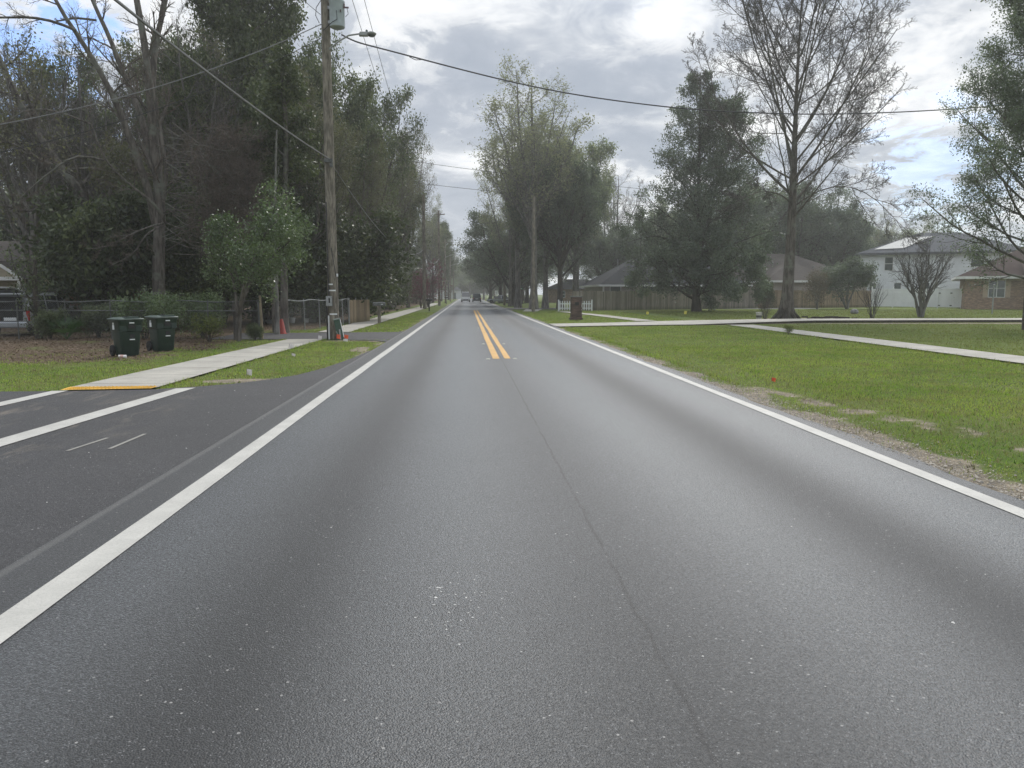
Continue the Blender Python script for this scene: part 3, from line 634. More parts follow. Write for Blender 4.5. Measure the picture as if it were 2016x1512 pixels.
for i in range(3):
    T['olive%d' % i] = tree_mesh('olive', 50+i, fan(20, .3, 6, 3.6, .28, 40+i), fan_spec(11, 8, 5, 3), M['bark_grey'], M['leaf_olive'], 26000, .15, .26, .6, 2)
    tp, tr = trunk(19, .34, .05, wob=.3, seed=60+i)
    T['dark%d' % i] = tree_mesh('dark', 70+i, [(tp, tr)], tall_spec(L_(6.4, 2.2, .6), 28, 9, 5, 2, 66, .01, .15), M['bark_dark'], M['leaf_dark'], 34000, .3, .42, .5, 2)
    T['mid%d' % i] = tree_mesh('mid', 90+i, fan(19, .3, 6, 4.2, .3, 80+i), fan_spec(11, 8, 5, 2), M['bark_dark'], M['leaf_mid'], 28000, .27, .36, .5, 2)
for i in range(2):
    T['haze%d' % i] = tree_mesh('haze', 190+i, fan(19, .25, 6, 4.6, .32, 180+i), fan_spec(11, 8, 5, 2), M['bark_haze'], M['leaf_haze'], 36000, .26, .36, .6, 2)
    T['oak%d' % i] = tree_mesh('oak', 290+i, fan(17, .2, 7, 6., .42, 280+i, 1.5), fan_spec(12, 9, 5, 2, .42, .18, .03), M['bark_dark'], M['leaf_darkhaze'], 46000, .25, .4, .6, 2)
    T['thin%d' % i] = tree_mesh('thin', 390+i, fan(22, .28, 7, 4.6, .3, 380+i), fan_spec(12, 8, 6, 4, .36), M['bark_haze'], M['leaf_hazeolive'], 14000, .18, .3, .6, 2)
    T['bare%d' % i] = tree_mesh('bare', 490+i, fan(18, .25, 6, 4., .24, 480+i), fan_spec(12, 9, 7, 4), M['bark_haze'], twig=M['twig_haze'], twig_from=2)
# shrubs / understory, about 4 m
def stems(n, h, spread, r0, seed, npts=9):
    rg = np.random.default_rng(seed); out = []
    for k in range(n):
        a = 2*math.pi*k/n+rg.uniform(-.4, .4); s = spread*rg.uniform(.4, 1.1); hh = h*rg.uniform(.7, 1.05)
        t = np.linspace(0, 1, npts); p = np.stack([math.cos(a)*(.08+s*t**1.3), math.sin(a)*(.08+s*t**1.3), hh*t**.92-.05], 1); p[1:, :] += rg.normal(0, .035*h/4, (npts-1, 3))
        out.append((p, r0*(1-.75*t)))
    return out
shr = [dict(n=12, t0=.15, t1=1, ang=50, len=L_(.45, .2), rm=.5, npts=6, wan=.14, up=.03, rmin=.008), dict(n=7, t0=.15, t1=1, ang=48, len=L_(.45, .25), rm=.55, npts=5, wan=.15, up=.02, rmin=.005), dict(n=5, t0=.2, t1=1, ang=45, len=L_(.4, .35), rm=.6, npts=3, wan=.12, rmin=.004)]
for i in range(2):
    T['under%d' % i] = tree_mesh('under', 600+i, stems(5, 4.2, 1.7, .07, 610+i), shr, M['bark_dark'], M['leaf_dark'], 13000, .22, .22, .5, 2)
    T['bush%d' % i] = tree_mesh('bush', 620+i, stems(7, 1.9, 1., .03, 630+i), shr[:2], M['bark_dark'], M['leaf_mid'], 7000, .12, .14, .55, 2)
    T['shiny%d' % i] = tree_mesh('shiny', 640+i, stems(6, 2.2, 1.1, .035, 650+i), shr[:2], M['bark_dark'], M['leaf_glossy'], 6500, .12, .15, .5, 2)
T['pink'] = tree_mesh('pink', 660, stems(6, 5, 1.8, .05, 661), shr[:2], M['bark_dark'], M['leaf_pink'], 1600, .16, .25, .6, 2)
T['rust'] = tree_mesh('rust', 662, stems(5, 4.2, 1.2, .05, 663), shr[:2], M['bark_haze'], M['leaf_rust'], 5500, .15, .2, .55, 2)
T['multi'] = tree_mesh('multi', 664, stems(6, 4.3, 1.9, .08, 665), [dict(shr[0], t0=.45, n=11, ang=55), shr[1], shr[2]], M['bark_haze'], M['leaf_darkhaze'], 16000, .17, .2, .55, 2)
T['yellow'] = tree_mesh('yellow', 666, stems(6, 2., 1., .03, 667), shr[:2], M['bark_dark'], M['leaf_yellow'], 2600, .11, .14, .55, 2)
NAMES = dict(olive='hardwood_tree', dark='evergreen_tree', mid='broadleaf_tree', haze='broadleaf_tree', oak='oak_tree', thin='hardwood_tree', bare='bare_tree', under='evergreen_tree', bush='bush', shiny='bush', pink='flowering_shrub', rust='small_tree', multi='small_tree', yellow='bush')
BASEH = dict(olive=20, dark=19.5, mid=19, haze=19, oak=17.5, thin=22, bare=18, under=5., bush=2.3, shiny=2.6, pink=5.8, rust=5., multi=5., yellow=2.4)
used = {}
def plant(kind, x, y, h, label, rz=None, wide=1., group=None, name=None):
    key = kind.rstrip('0123456789'); s = h/BASEH[key]; rz = random.uniform(0, 6.28) if rz is None else rz
    shrub = key in ('bush', 'shiny', 'pink', 'yellow')
    t = thing(name or NAMES[key], label, 'bush' if shrub else 'tree', (x, y, 0), rz, group); t.scale = (s*wide, s*wide, s)
    tm, cm = T[kind]; link('stem' if shrub else 'trunk', tm, t)
    if cm: link('foliage' if shrub else 'crown', cm, t)
    return t
def plant_px(kind, px, Y, top, label, **k):
    x, _, z = P(px, top, Y); return plant(kind, x, Y, z, label, **k)

# left row along the road (nearest first)
plant_px('dark0', 480, 43, -60, 'tall dark evergreen tree rising behind the twin brown trunks, top out of the photo', wide=.72)
plant_px('dark1', 548, 50, 15, 'tall dark evergreen tree just left of the utility pole', wide=.68)
plant_px('mid2', 650, 57, 90, 'dark evergreen tree showing behind the top of the near utility pole, right of it', wide=.7)
plant_px('olive0', 600, 46, 150, 'olive brown half bare tree directly behind the near utility pole', wide=.95)
plant_px('mid0', 725, 70, 168, 'tall mid green tree whose crown tip meets the two power lines', wide=.68)
plant_px('olive1', 690, 58, 265, 'olive brown thin tree right of the near utility pole, lower than its neighbours', wide=.9)
plant_px('olive2', 765, 82, 255, 'rounded olive tree with many thin trunks at the right end of the tall left row', wide=.85)
plant_px('olive0', 798, 96, 268, 'slender olive tree at the outer edge of the left row beside the sky', wide=.6)
plant_px('mid1', 770, 92, 330, 'green tree low behind the olive trees, left of the second utility pole', wide=.9)
plant_px('thin0', 845, 135, 385, 'pale thin tree rising behind the second utility pole', wide=.6)
plant_px('mid2', 850, 150, 430, 'green tree far along the left sidewalk beyond the second pole', wide=.8)
plant_px('dark0', 868, 180, 440, 'dark narrow tree far along the left row near the third pole', wide=.5)
plant_px('mid0', 882, 215, 490, 'small looking green tree farthest along the left side of the road', wide=.9)
# upper-left canopy over the yard
for k, (px, Y, top, kd, w, lb) in enumerate(((25, 46, 120, 'olive1', .8, 'brownish tree at the left edge of the photo below the patch of blue sky'), (120, 50, 112, 'mid1', .62, 'green topped tree standing under the small patch of blue sky'),
     (205, 56, 150, 'olive2', .75, 'olive brown tree behind the leaning trunk'), (395, 52, -20, 'olive0', .8, 'olive brown tree between the big bare trunk and the dark evergreens'),
     (330, 60, 95, 'mid2', .7, 'green tree seen behind the forking limbs of the big bare tree'), (440, 62, 30, 'mid0', .7, 'tall green tree behind the bare tree, filling the gap beside the dark evergreen'))):
    plant_px(kd, px, Y, top, lb, wide=w)
# the wood behind
for k, (px, Y, top, w, lb) in enumerate(((40, 40, 60, .9, 'bare brown twigged tree at the left edge, over the blue sky patch'), (150, 43, 90, .9, 'bare brown twigged tree behind the leaning trunk'), (375, 41, 60, .9, 'bare brown twigged tree right behind the big bare tree'))):
    plant_px('bare%d' % (k % 2), px, Y, top, lb, wide=w)
for k in range(16):
    x = -14-4.6*(k % 8)-random.uniform(0, 3); y = 66+9*(k//8)+(k % 8)*1.5+random.uniform(0, 6)
    plant(['dark0', 'mid1', 'dark2', 'olive1', 'mid2', 'dark1'][k % 6], x, y, random.uniform(13, 16), 'tree of the dense dark wood behind the left yard', wide=1.1, group='trees of the wood behind the left yard')
for k in range(12):
    y = 74+k*11+random.uniform(-3, 3); x = -12.5-random.uniform(0, 5)
    plant(['mid1', 'dark2', 'olive0', 'mid0', 'dark1', 'olive2'][k % 6], x, y, random.uniform(13, 18), 'tree in the tangled row set back from the left sidewalk', wide=.9, group='trees set back from the left sidewalk')
for k in range(14):
    y = 46+k*8+random.uniform(-2, 2); x = -8.6-random.uniform(0, 1.8)-(k < 3)*1.0
    plant(['under0', 'under1', 'bush0', 'under1'][k % 4], x, y, random.uniform(3.2, 6), 'dense dark undergrowth bush along the left sidewalk', wide=1.1, group='undergrowth bushes along the left sidewalk', name='undergrowth_bush')
# understory of the left yard
for px, Y, top, kd, w, lb in ((-10, 62, 395, 'under1', 1.2, 'dark leafy tree overhanging the cream gabled house'), (192, 36, 400, 'under0', .85, 'dark leafy tree right of the cream house, behind the minivan'),
     (215, 37, 380, 'under1', 1.05, 'dark leafy tree under the leaning trunk, behind the left trash bin'), (285, 38.5, 400, 'under0', .95, 'dark leafy tree just left of the big bare trunk'),
     (370, 38, 455, 'under1', .95, 'dark leafy tree right of the big bare trunk, behind the bins'), (430, 42, 430, 'under0', 1.2, 'dark leafy tree behind the glossy leaved tree'),
      (505, 45, 400, 'under1', 1.2, 'shaded leafy tree behind the twin brown trunks'),
     (600, 47, 440, 'under0', 1.2, 'shaded leafy tree just left of the near utility pole, behind the fence'), (690, 49, 430, 'under1', 1.1, 'shaded leafy tree right of the near utility pole, behind the fence')):
    plant_px(kd, px, Y, top, lb, wide=w)
for px, Y, top, kd, w, lb in ((320, 27.8, 580, 'shiny0', .8, 'glossy bush behind the right trash bin'), (280, 29.5, 560, 'shiny1', 1., 'glossy bush between the bins and the big bare trunk'), (395, 30, 575, 'shiny0', .9, 'glossy bush behind the fence, left of the crooked fence post'),
     (410, 27.2, 618, 'yellow', 1.1, 'yellowish weedy bush growing through the fence near the sidewalk'), (500, 28., 632, 'bush1', .8, 'small weedy bush at the foot of the fence end post'), (95, 29.3, 600, 'bush0', .8, 'low bush in front of the white minivan'),
     (633, 46, 553, 'shiny1', 1., 'glossy shrub behind the chain link fence, left of the near pole'), (705, 48, 560, 'shiny0', 1., 'glossy shrub behind the fence, right of the near pole'), (190, 30.5, 590, 'bush0', 1., 'dark bush behind the left trash bin')):
    plant_px(kd, px, Y, top, lb, wide=w)
plant_px('pink', 842, 98, 512, 'pink flowering shrub beside the second utility pole', wide=1.)
plant_px('pink', 828, 90, 535, 'small pink flowering shrub left of the second utility pole', wide=.8)

# hero: glossy leaved small tree by the fence
def mag():
    b = np.array(G(470, 672)); x0, y0 = b
    def q(px, py, Y=27.6): a = P(px, py, Y); return (a[0]-x0, a[1]-y0, a[2])
    tr_ = [polyline([(0, 0, -.1), q(472, 600), q(490, 540), q(525, 450), q(545, 395)], .085, .02), polyline([(0.05, 0, .3), q(475, 590), q(505, 530), q(555, 490), q(585, 460)], .055, .015),
           polyline([(0, 0, .9), q(462, 560), q(450, 520), q(435, 480), q(440, 440)], .06, .015), polyline([(0, .1, .9), q(490, 560, 28.4), q(530, 520, 28.8), q(560, 470, 28.8), q(565, 420, 28.6)], .05, .015), polyline([(0, -.05, .9), q(480, 560, 27), q(500, 510, 26.7), q(520, 460, 26.6), q(550, 430, 26.8)], .05, .015)]
    tm, cm = tree_mesh('glossy', 700, tr_, [dict(n=11, t0=.35, t1=1, ang=55, len=L_(.2, .14), rm=.4, npts=6, wan=.12, up=.03, rmin=.008), dict(n=7, t0=.15, t1=1, ang=48, len=L_(.45, .3), rm=.55, npts=4, wan=.15, rmin=.005)], M['bark_grey'], M['leaf_glossy'], 15000, .1, .14, .5, 2)
    t = thing('glossy_leaf_tree', 'small tree with glossy light catching leaves beside the fence end', 'tree', (x0, y0, 0)); link('trunk', tm, t); link('crown', cm, t)
mag()
# hero: big bare spreading tree at left
def bare_left():
    Y0 = 35.; x0 = P(314, 600, Y0)[0]
    def q(px, py, Y=Y0): a = P(px, py, Y); return (a[0]-x0, a[1]-Y0, a[2])
    tr_ = [polyline([(0, 0, -.1), q(312, 560), q(312, 480), q(318, 400), q(302, 280), q(296, 180), q(287, 90), q(268, 0), q(255, -90)], .29, .1, 16),
           polyline([q(306, 440), q(292, 370, 34.6), q(262, 290, 34.2), q(228, 195, 33.8), q(190, 130, 33.5), q(150, 60, 33), q(120, 28, 33), q(92, -40, 33)], .17, .06, 14),
           polyline([q(300, 330), q(280, 230, 35.4), q(245, 150, 35.8), q(215, 70, 36), q(180, 0, 36), q(160, -70, 36)], .16, .06, 14),
           polyline([q(298, 190), q(305, 90, 35.2), q(322, 20, 35.4), q(340, -70, 35.6)], .15, .07, 12),
           polyline([q(312, 440), q(330, 350, 34.8), q(318, 270, 34.7), q(300, 170, 34.6), q(292, 120, 34.6)], .1, .04, 12),
           polyline([q(320, 440, 34.8), q(330, 442, 34.4), q(318, 418, 34.2), q(300, 395, 34), q(255, 365, 33.6), q(205, 315, 33), q(180, 245, 33), q(165, 205, 33)], .07, .02, 14),
           polyline([q(205, 315, 33), q(150, 303, 32.8), q(110, 330, 32.6), q(60, 370, 32.4), q(20, 410, 32.2)], .05, .015, 10),
           polyline([q(325, 440, 34.6), q(300, 443, 33.6), q(250, 465, 33.2), q(205, 490, 33), q(170, 490, 32.8)], .045, .012, 10),
           polyline([q(322, 442, 34.6), q(285, 462, 33.8), q(265, 500, 33.6), q(215, 525, 33.4)], .04, .012, 10),
           polyline([q(180, 245, 33), q(120, 30+190, 32.6), q(60, 212, 32.2), q(0, 245, 32)], .04, .015, 9),
           polyline([q(150, 60, 33), q(110, 42, 32.6), q(55, 32, 32.4), q(0, 36, 32.2), q(-60, 30, 32)], .06, .03, 9),
           polyline([q(190, 40, 35), q(150, 35, 34.8), q(110, 42, 34.6)], .05, .03, 9)]
    rg = np.random.default_rng(5)
    for k in range(62):      # long fine sprays reaching right of the trunk
        py = 250+k*3.7; s = q(318+rg.uniform(0, 25), py+rg.uniform(-20, 40), 34.6); e1 = q(390+rg.uniform(-20, 20), py+rg.uniform(-25, 40), 34+rg.uniform(-1, 1)); e2 = q(450+rg.uniform(-25, 30), py+rg.uniform(-25, 55), 33.6+rg.uniform(-1.5, 1.5)); e3 = q(505+rg.uniform(-30, 25), py+rg.uniform(-10, 70), 33.4+rg.uniform(-2, 2))
        tr_.append(polyline([s, e1, e2, e3], .02, .006, 10))
    lv = [dict(n=8, t0=.3, t1=1, ang=42, len=L_(.2, .12), rm=.45, rl=.008, npts=6, wan=.13, up=.03, rmin=.009), dict(n=8, t0=.15, t1=1, ang=40, len=L_(.45, .2), rm=.55, npts=5, wan=.13, up=.02, rmin=.007), dict(n=6, t0=.15, t1=1, ang=38, len=L_(.4, .3), rm=.6, npts=4, wan=.12, up=.0, rmin=.0055)]
    tm, cm = tree_mesh('bare_left', 710, tr_, lv, M['bark_grey'], twig=M['twig'], twig_from=1)
    t = thing('bare_tree', 'big bare grey tree with forking limbs, its trunk behind the trash bins', 'tree', (x0, Y0, 0)); link('trunk', tm, t); link('crown', cm, t)
    # leaning trunk tree behind it
    Y1 = 39.; x1 = P(262, 500, Y1)[0]
    def q2(px, py, Y=Y1): a = P(px, py, Y); return (a[0]-x1, a[1]-Y1, a[2])
    tr2 = [polyline([(0, 0, -.1), q2(240, 480), q2(190, 410), q2(120, 335), q2(85, 280), q2(50, 235), q2(28, 180), q2(0, 120), q2(-25, 60)], .32, .1, 14), polyline([q2(85, 280), q2(40, 260), q2(-30, 255)], .1, .04, 8), polyline([q2(120, 335), q2(180, 330, 38.6), q2(240, 335, 38.2), q2(300, 345, 38)], .06, .03, 8)]
    tm, cm = tree_mesh('leaning', 712, tr2, [dict(n=12, t0=.35, t1=1, ang=60, len=L_(.22, .14), rm=.4, npts=7, wan=.12, up=.06, rmin=.015)]+tall_spec(L_(1), n2=8, n3=6)[1:3], M['bark_grey'], M['leaf_olive'], 6000, .16, .3, .6, 1)
    t = thing('leaning_tree', 'grey tree trunk leaning steeply to the left behind the big bare tree', 'tree', (x1, Y1, 0)); link('trunk', tm, t); link('crown', cm, t)
bare_left()
# twin pine trunks, dead pale trunk
for px, Y, top, r, lb in ((547, 33.9, 200, .17, 'left one of the twin brown trunks behind the traffic cone'), (560, 33.4, 120, .18, 'right, lichen flecked one of the twin brown trunks behind the traffic cone')):
    x = P(px, 650, Y)[0]; tx, _, tz = P(px-8, top, Y)
    tp, tr = trunk(tz, r, .07, lean=(tx-x, .3), wob=.12, seed=int(px), flare=1.35)
    tm, cm = tree_mesh('pine', int(px), [(tp, tr)], [dict(n=14, t0=.6, t1=1, ang=65, len=L_(1.8, .6), abs=True, rm=.4, npts=6, wan=.1, up=.04, rmin=.02), dict(n=7, t0=.3, t1=1, ang=45, len=L_(.4, .2), rm=.5, npts=4, wan=.12, rmin=.008)], M['bark_grey'], M['leaf_dark'], 7000, .2, .2, .35, 1)
    t = thing('tall_tree', lb, 'tree', (x, Y, 0)); link('trunk', tm, t); link('crown', cm, t)
x, y, z = P(547, 250, 32.); xb = P(545, 655, 32.)[0]
tp, tr = trunk(z, .09, .03, lean=(x-xb, 0), wob=.1, seed=3)
tm, cm = tree_mesh('snag', 13, [(tp, tr)], [dict(n=6, t0=.55, t1=.95, ang=35, len=L_(.9, .3), abs=True, rm=.5, npts=5, wan=.15, up=.1, rmin=.015), dict(n=3, t0=.3, t1=1, ang=40, len=L_(.4, .2), rm=.5, npts=3, wan=.1, rmin=.007)], M['bark_pale'], twig=M['bark_pale'], twig_from=1)
t = thing('dead_tree', 'slender pale dead tree in front of the twin brown trunks', 'tree', (xb, 32., 0)); link('trunk', tm, t); link('crown', cm, t)
# small crooked tree by the minivan
xb, yb = -15.9, 29.6
tm, cm = tree_mesh('vine', 14, [polyline([(0, 0, -.1), (.02, 0, .9), (-.05, .05, 1.9), (.06, 0, 2.9)], .13, .07), polyline([(-.02, 0, .6), (-.35, .1, 1.6), (-.75, .1, 2.6), (-.9, .1, 3.4)], .035, .012)], [dict(n=14, t0=.05, t1=1, ang=70, len=L_(.1, .14), rm=.4, npts=5, wan=.2, rmin=.006)], M['bark_dark'], M['leaf_mid'], 1400, .1, .12, .5, 1)
t = thing('small_tree', 'thin vine covered tree in front of the white minivan', 'tree', (xb, yb, 0)); link('trunk', tm, t); link('crown', cm, t)
# palmetto
def palmetto(x, y):
    t = thing('palmetto', 'palmetto with stiff fan fronds beside the white minivan', 'palm', (x, y, 0)); rg = np.random.default_rng(4)
    for k in range(11):
        a = rg.uniform(0, 6.28); el = rg.uniform(.35, 1.35); L = rg.uniform(.6, .95); d = np.array([math.cos(a)*math.cos(el), math.sin(a)*math.cos(el), math.sin(el)]); mb = MB()
        st = d*L*.55; s = unit(np.cross(d, [0, 0, 1.])); u = np.cross(s, d); mb.tube([(0, 0, 0), st], .012, 5)
        for j in range(15):
            b_ = (j-7)/7*1.15; dd = math.cos(b_)*d+math.sin(b_)*s; tip = st+dd*L*.65-np.array([0, 0, .06]); w = np.cross(dd, u)*.02
            mid = st+dd*L*.3; mb.add([st, mid+w, tip, mid-w], [(0, 1, 2, 3)])
        mb.build('frond', M['frond'], t)
palmetto(-14.7, 29.2)

# right side trees
plant_px('thin0', 1052, 82, 138, 'tall half bare tree towering over the road centre right, thin green leaves', wide=1.08, rz=.4)
plant_px('oak0', 1105, 86, 285, 'dark green oak below the tall half bare tree, behind the brick pillar', wide=.72)
plant_px('thin1', 1020, 92, 215, 'pale half bare tree joined to the left side of the tall half bare tree', wide=1.05)
plant_px('haze0', 1075, 90, 275, 'full grey green tree under the tall half bare tree', wide=.9)
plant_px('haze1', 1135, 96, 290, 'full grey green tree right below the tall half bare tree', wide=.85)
plant_px('thin1', 1004, 104, 345, 'pale green tree leaning out over the road, left of the tall half bare tree', wide=.85)
plant_px('thin1', 1140, 95, 330, 'rusty olive tree right of the tall half bare tree', wide=.8)
plant_px('oak1', 1010, 112, 400, 'dark oak with limbs arching over the road', wide=1.2)
plant_px('oak0', 985, 150, 455, 'second dark oak arching over the road farther on', wide=1.1)
plant_px('oak1', 965, 190, 480, 'third dark oak arching over the road', wide=1.2)
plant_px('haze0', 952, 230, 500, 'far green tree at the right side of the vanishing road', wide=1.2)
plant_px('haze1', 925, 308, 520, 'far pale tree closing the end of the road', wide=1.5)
for k in range(9): plant('under%d' % (k % 2), -20+k*5, 318+(k % 3)*8, 9, 'low grey green thicket closing the far end of the road', wide=1.3, group='thickets at the far end of the road', name='thicket')
plant_px('haze0', 896, 290, 524, 'far tree closing the end of the road at left', wide=1.4)
plant_px('haze1', 884, 260, 552, 'low green tree beside the far end of the left sidewalk', wide=1.6)
plant_px('oak0', 1190, 112, 415, 'dark tree behind the left end of the dark roofed house', wide=.9)
plant_px('bare0', 1215, 125, 335, 'bare pale tree behind the dark roofed house', wide=.85)
plant_px('oak1', 1262, 118, 425, 'dark rounded tree right behind the dark hip roof', wide=1.)
plant_px('haze0', 1310, 120, 400, 'grey green tree between the dark roof and the tall sparse magnolia', wide=.9)
plant_px('oak0', 1455, 112, 335, 'dense dark tree right of the tall sparse magnolia', wide=1.05)
plant_px('haze1', 1500, 118, 365, 'grey green tree behind the brown roofed house, left of the big bare trunk', wide=.9)
plant_px('oak1', 1575, 116, 352, 'round topped dark tree behind the big bare trunk', wide=.95)
plant_px('oak0', 1652, 118, 372, 'round topped dark tree behind the brown roofed house, right of the bare trunk', wide=.9)
plant_px('thin0', 1600, 128, 430, 'rusty half bare tree behind the brown roofed house', wide=.9)
plant_px('thin1', 1735, 150, 425, 'pale thin tree behind the white two storey house, at its left end', wide=.75)
plant_px('bare1', 1785, 140, 440, 'bare tree behind the roof of the white two storey house', wide=.8)
plant_px('thin0', 1850, 140, 420, 'pale tree behind the white two storey house, at its right part', wide=.9)
for k in range(12):
    x = 12+k*7+random.uniform(-2, 2); plant(['oak0', 'haze0', 'oak1', 'haze1'][k % 4], x, 138+random.uniform(0, 18), random.uniform(11, 15), 'hazy tree of the wood behind the houses', wide=1.2, group='trees of the wood behind the houses')
for k in range(9):
    plant(['oak1', 'haze1', 'oak0'][k % 3], 10+random.uniform(-1.5, 6), 135+k*18, random.uniform(12, 15), 'tree of the far row along the right side of the road', wide=1., group='trees of the far right roadside row')
# tall sparse magnolia
tp, tr = trunk(21.5, .36, .04, wob=.12, seed=9); tm, cm = tree_mesh('magnolia', 720, [(tp, tr), polyline([(0, 0, 5), (1.2, .2, 9), (2., .3, 14), (2.4, .2, 19)], .16, .03)]+[polyline([(0, 0, 1.6+.45*k), (2.2*math.cos(k*2.4), 2.2*math.sin(k*2.4), 2.3+.5*k), (4.6*math.cos(k*2.4+.1), 4.6*math.sin(k*2.4+.1), 2.5+.52*k), (6.6*math.cos(k*2.4), 6.6*math.sin(k*2.4), 2.1+.5*k)], .09, .02, 10) for k in range(10)],
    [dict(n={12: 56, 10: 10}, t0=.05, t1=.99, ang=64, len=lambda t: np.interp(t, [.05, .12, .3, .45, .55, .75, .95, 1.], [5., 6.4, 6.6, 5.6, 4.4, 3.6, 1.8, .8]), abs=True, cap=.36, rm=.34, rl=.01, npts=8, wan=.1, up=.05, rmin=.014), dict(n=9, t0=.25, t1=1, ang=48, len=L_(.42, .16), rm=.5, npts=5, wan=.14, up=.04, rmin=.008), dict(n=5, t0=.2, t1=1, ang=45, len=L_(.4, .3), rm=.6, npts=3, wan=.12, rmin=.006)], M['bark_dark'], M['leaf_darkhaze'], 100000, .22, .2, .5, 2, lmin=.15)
x, y = P(1371, 612, 72)[0], 72.
t = thing('magnolia_tree', 'tall dark magnolia with sparse upper branches in front of the board fence', 'tree', (x, y, 0)); link('trunk', tm, t); link('crown', cm, t)
# big bare sweetgum
def bigbare():
    x0, y0 = G(1547, 628); H = 24.5
    n = 16; t = np.linspace(0, 1, n); rg = np.random.default_rng(2)
    p = np.stack([np.linspace(0, .25, n)+np.sin(t*7)*.06, np.zeros(n), t*H-.15], 1); r = np.interp(t, [0, .05, .15, .35, .55, .8, 1], [.6, .4, .34, .25, .13, .05, .025])
    lv = [dict(n={16: 28, 12: 10, 10: 9}, t0=.27, t1=.985, lv=(.75, 1.1), ang=lambda t: np.interp(t, [.3, .45, .7, 1.], [62, 52, 40, 26]), asd=6, len=lambda t: np.interp(t, [.3, .4, .6, .8, 1.], [7.4, 8.8, 7.8, 5.2, 2.2]), abs=True, cap=.36, rm=.25, rl=.0075, npts=11, wan=.04, up=.05, rmin=.016),
          dict(n=12, t0=.15, t1=1, ang=38, len=L_(.4, .12), rm=.42, rl=.008, npts=7, wan=.08, up=.03, rmin=.013), dict(n=9, t0=.12, t1=1, ang=42, len=L_(.4, .16), rm=.55, rl=.007, npts=5, wan=.11, up=.02, rmin=.0105), dict(n=5, t0=.15, t1=1, ang=44, len=L_(.4, .22), rm=.7, rl=.007, npts=3, wan=.12, up=.02, rmin=.008)]
    low = [polyline([(0, 0, 7.2), (1.2, -.5, 8.2), (2.6, -.9, 8.7), (4, -1, 8.5), (5.4, -1.1, 7.6), (6.6, -1, 6.4), (7.6, -1, 5.6)], .05, .01, 10), polyline([(.05, 0, 8.6), (1, .4, 10.2), (2.4, .6, 11.4), (4, .8, 12.4), (5, .8, 14), (6, .8, 15.6)], .07, .012, 12), polyline([(0, 0, 7.6), (-1, -1, 8), (-2.6, -1.6, 8.2), (-4.4, -2, 7.4)], .06, .015, 10)]
    for k in range(11):
        z0 = 7.4+k*.75; a = k*2.4+.5; c_, s_ = math.cos(a), math.sin(a); R0 = 6.2-k*.28; zt = min(23.5, z0+7.5+k*.75)
        low.append(polyline([(0, 0, z0), (c_*R0*.3, s_*R0*.3, z0+(zt-z0)*.2), (c_*R0*.62, s_*R0*.62, z0+(zt-z0)*.5), (c_*R0*.85, s_*R0*.85, z0+(zt-z0)*.78), (c_*R0, s_*R0, zt)], .1-.004*k, .015, 12))
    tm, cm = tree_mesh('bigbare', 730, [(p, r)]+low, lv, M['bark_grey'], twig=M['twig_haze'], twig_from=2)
    t = thing('bare_tree', 'tall bare tree with a thick flared trunk beside the concrete driveway', 'tree', (x0, y0, 0)); link('trunk', tm, t); link('crown', cm, t)
    mb = MB(); 
    for k in range(9):
        a = k*.7+.2; mb.tube([(math.cos(a)*.3, math.sin(a)*.3, .85), (math.cos(a)*.5, math.sin(a)*.5, .35), (math.cos(a)*.95, math.sin(a)*.95, -.05)], [.12, .15, .09], 7)
    mb.build('root_flare', M['bark_dark'], t)
bigbare()
# right edge tree
def edge_tree():
    x0, y0 = 25.9, 34.2
    tp, tr = trunk(16, .17, .03, wob=.15, seed=21)
    lv = [dict(n=66, t0=.13, t1=.97, ang=58, len=lambda t: np.interp(t, [.13, .25, .5, .75, 1.], [4.9, 5.2, 4.5, 3., 1.4]), abs=True, rm=.45, rl=.012, npts=8, wan=.09, up=.06, rmin=.012), dict(n=10, t0=.2, t1=1, ang=42, len=L_(.4, .16), rm=.5, npts=6, wan=.12, up=.05, rmin=.008), dict(n=6, t0=.15, t1=1, ang=42, len=L_(.4, .25), rm=.6, npts=4, wan=.12, up=.03, rmin=.005)]
    tm, cm = tree_mesh('edge', 740, [(tp, tr)], lv, M['bark_grey'], M['leaf_edge'], 98000, .11, .17, .5, 2, lmin=.1)
    t = thing('leafy_tree', 'leafy green tree at the right edge of the photo beyond the sidewalk', 'tree', (x0, y0, 0)); link('trunk', tm, t); link('crown', cm, t)
M['leaf_edge'] = leafmat('leaf_edge', (.075, .1, .075), (.14, .175, .125), (.22, .25, .185), .36, .45)
edge_tree()
plant_px('multi', 1672, 84, 512, 'small dark rounded multi stemmed tree in front of the board fence', wide=1.2)
plant_px('rust', 1612, 82, 528, 'small rusty leaved tree right of the thick bare trunk', wide=.9)
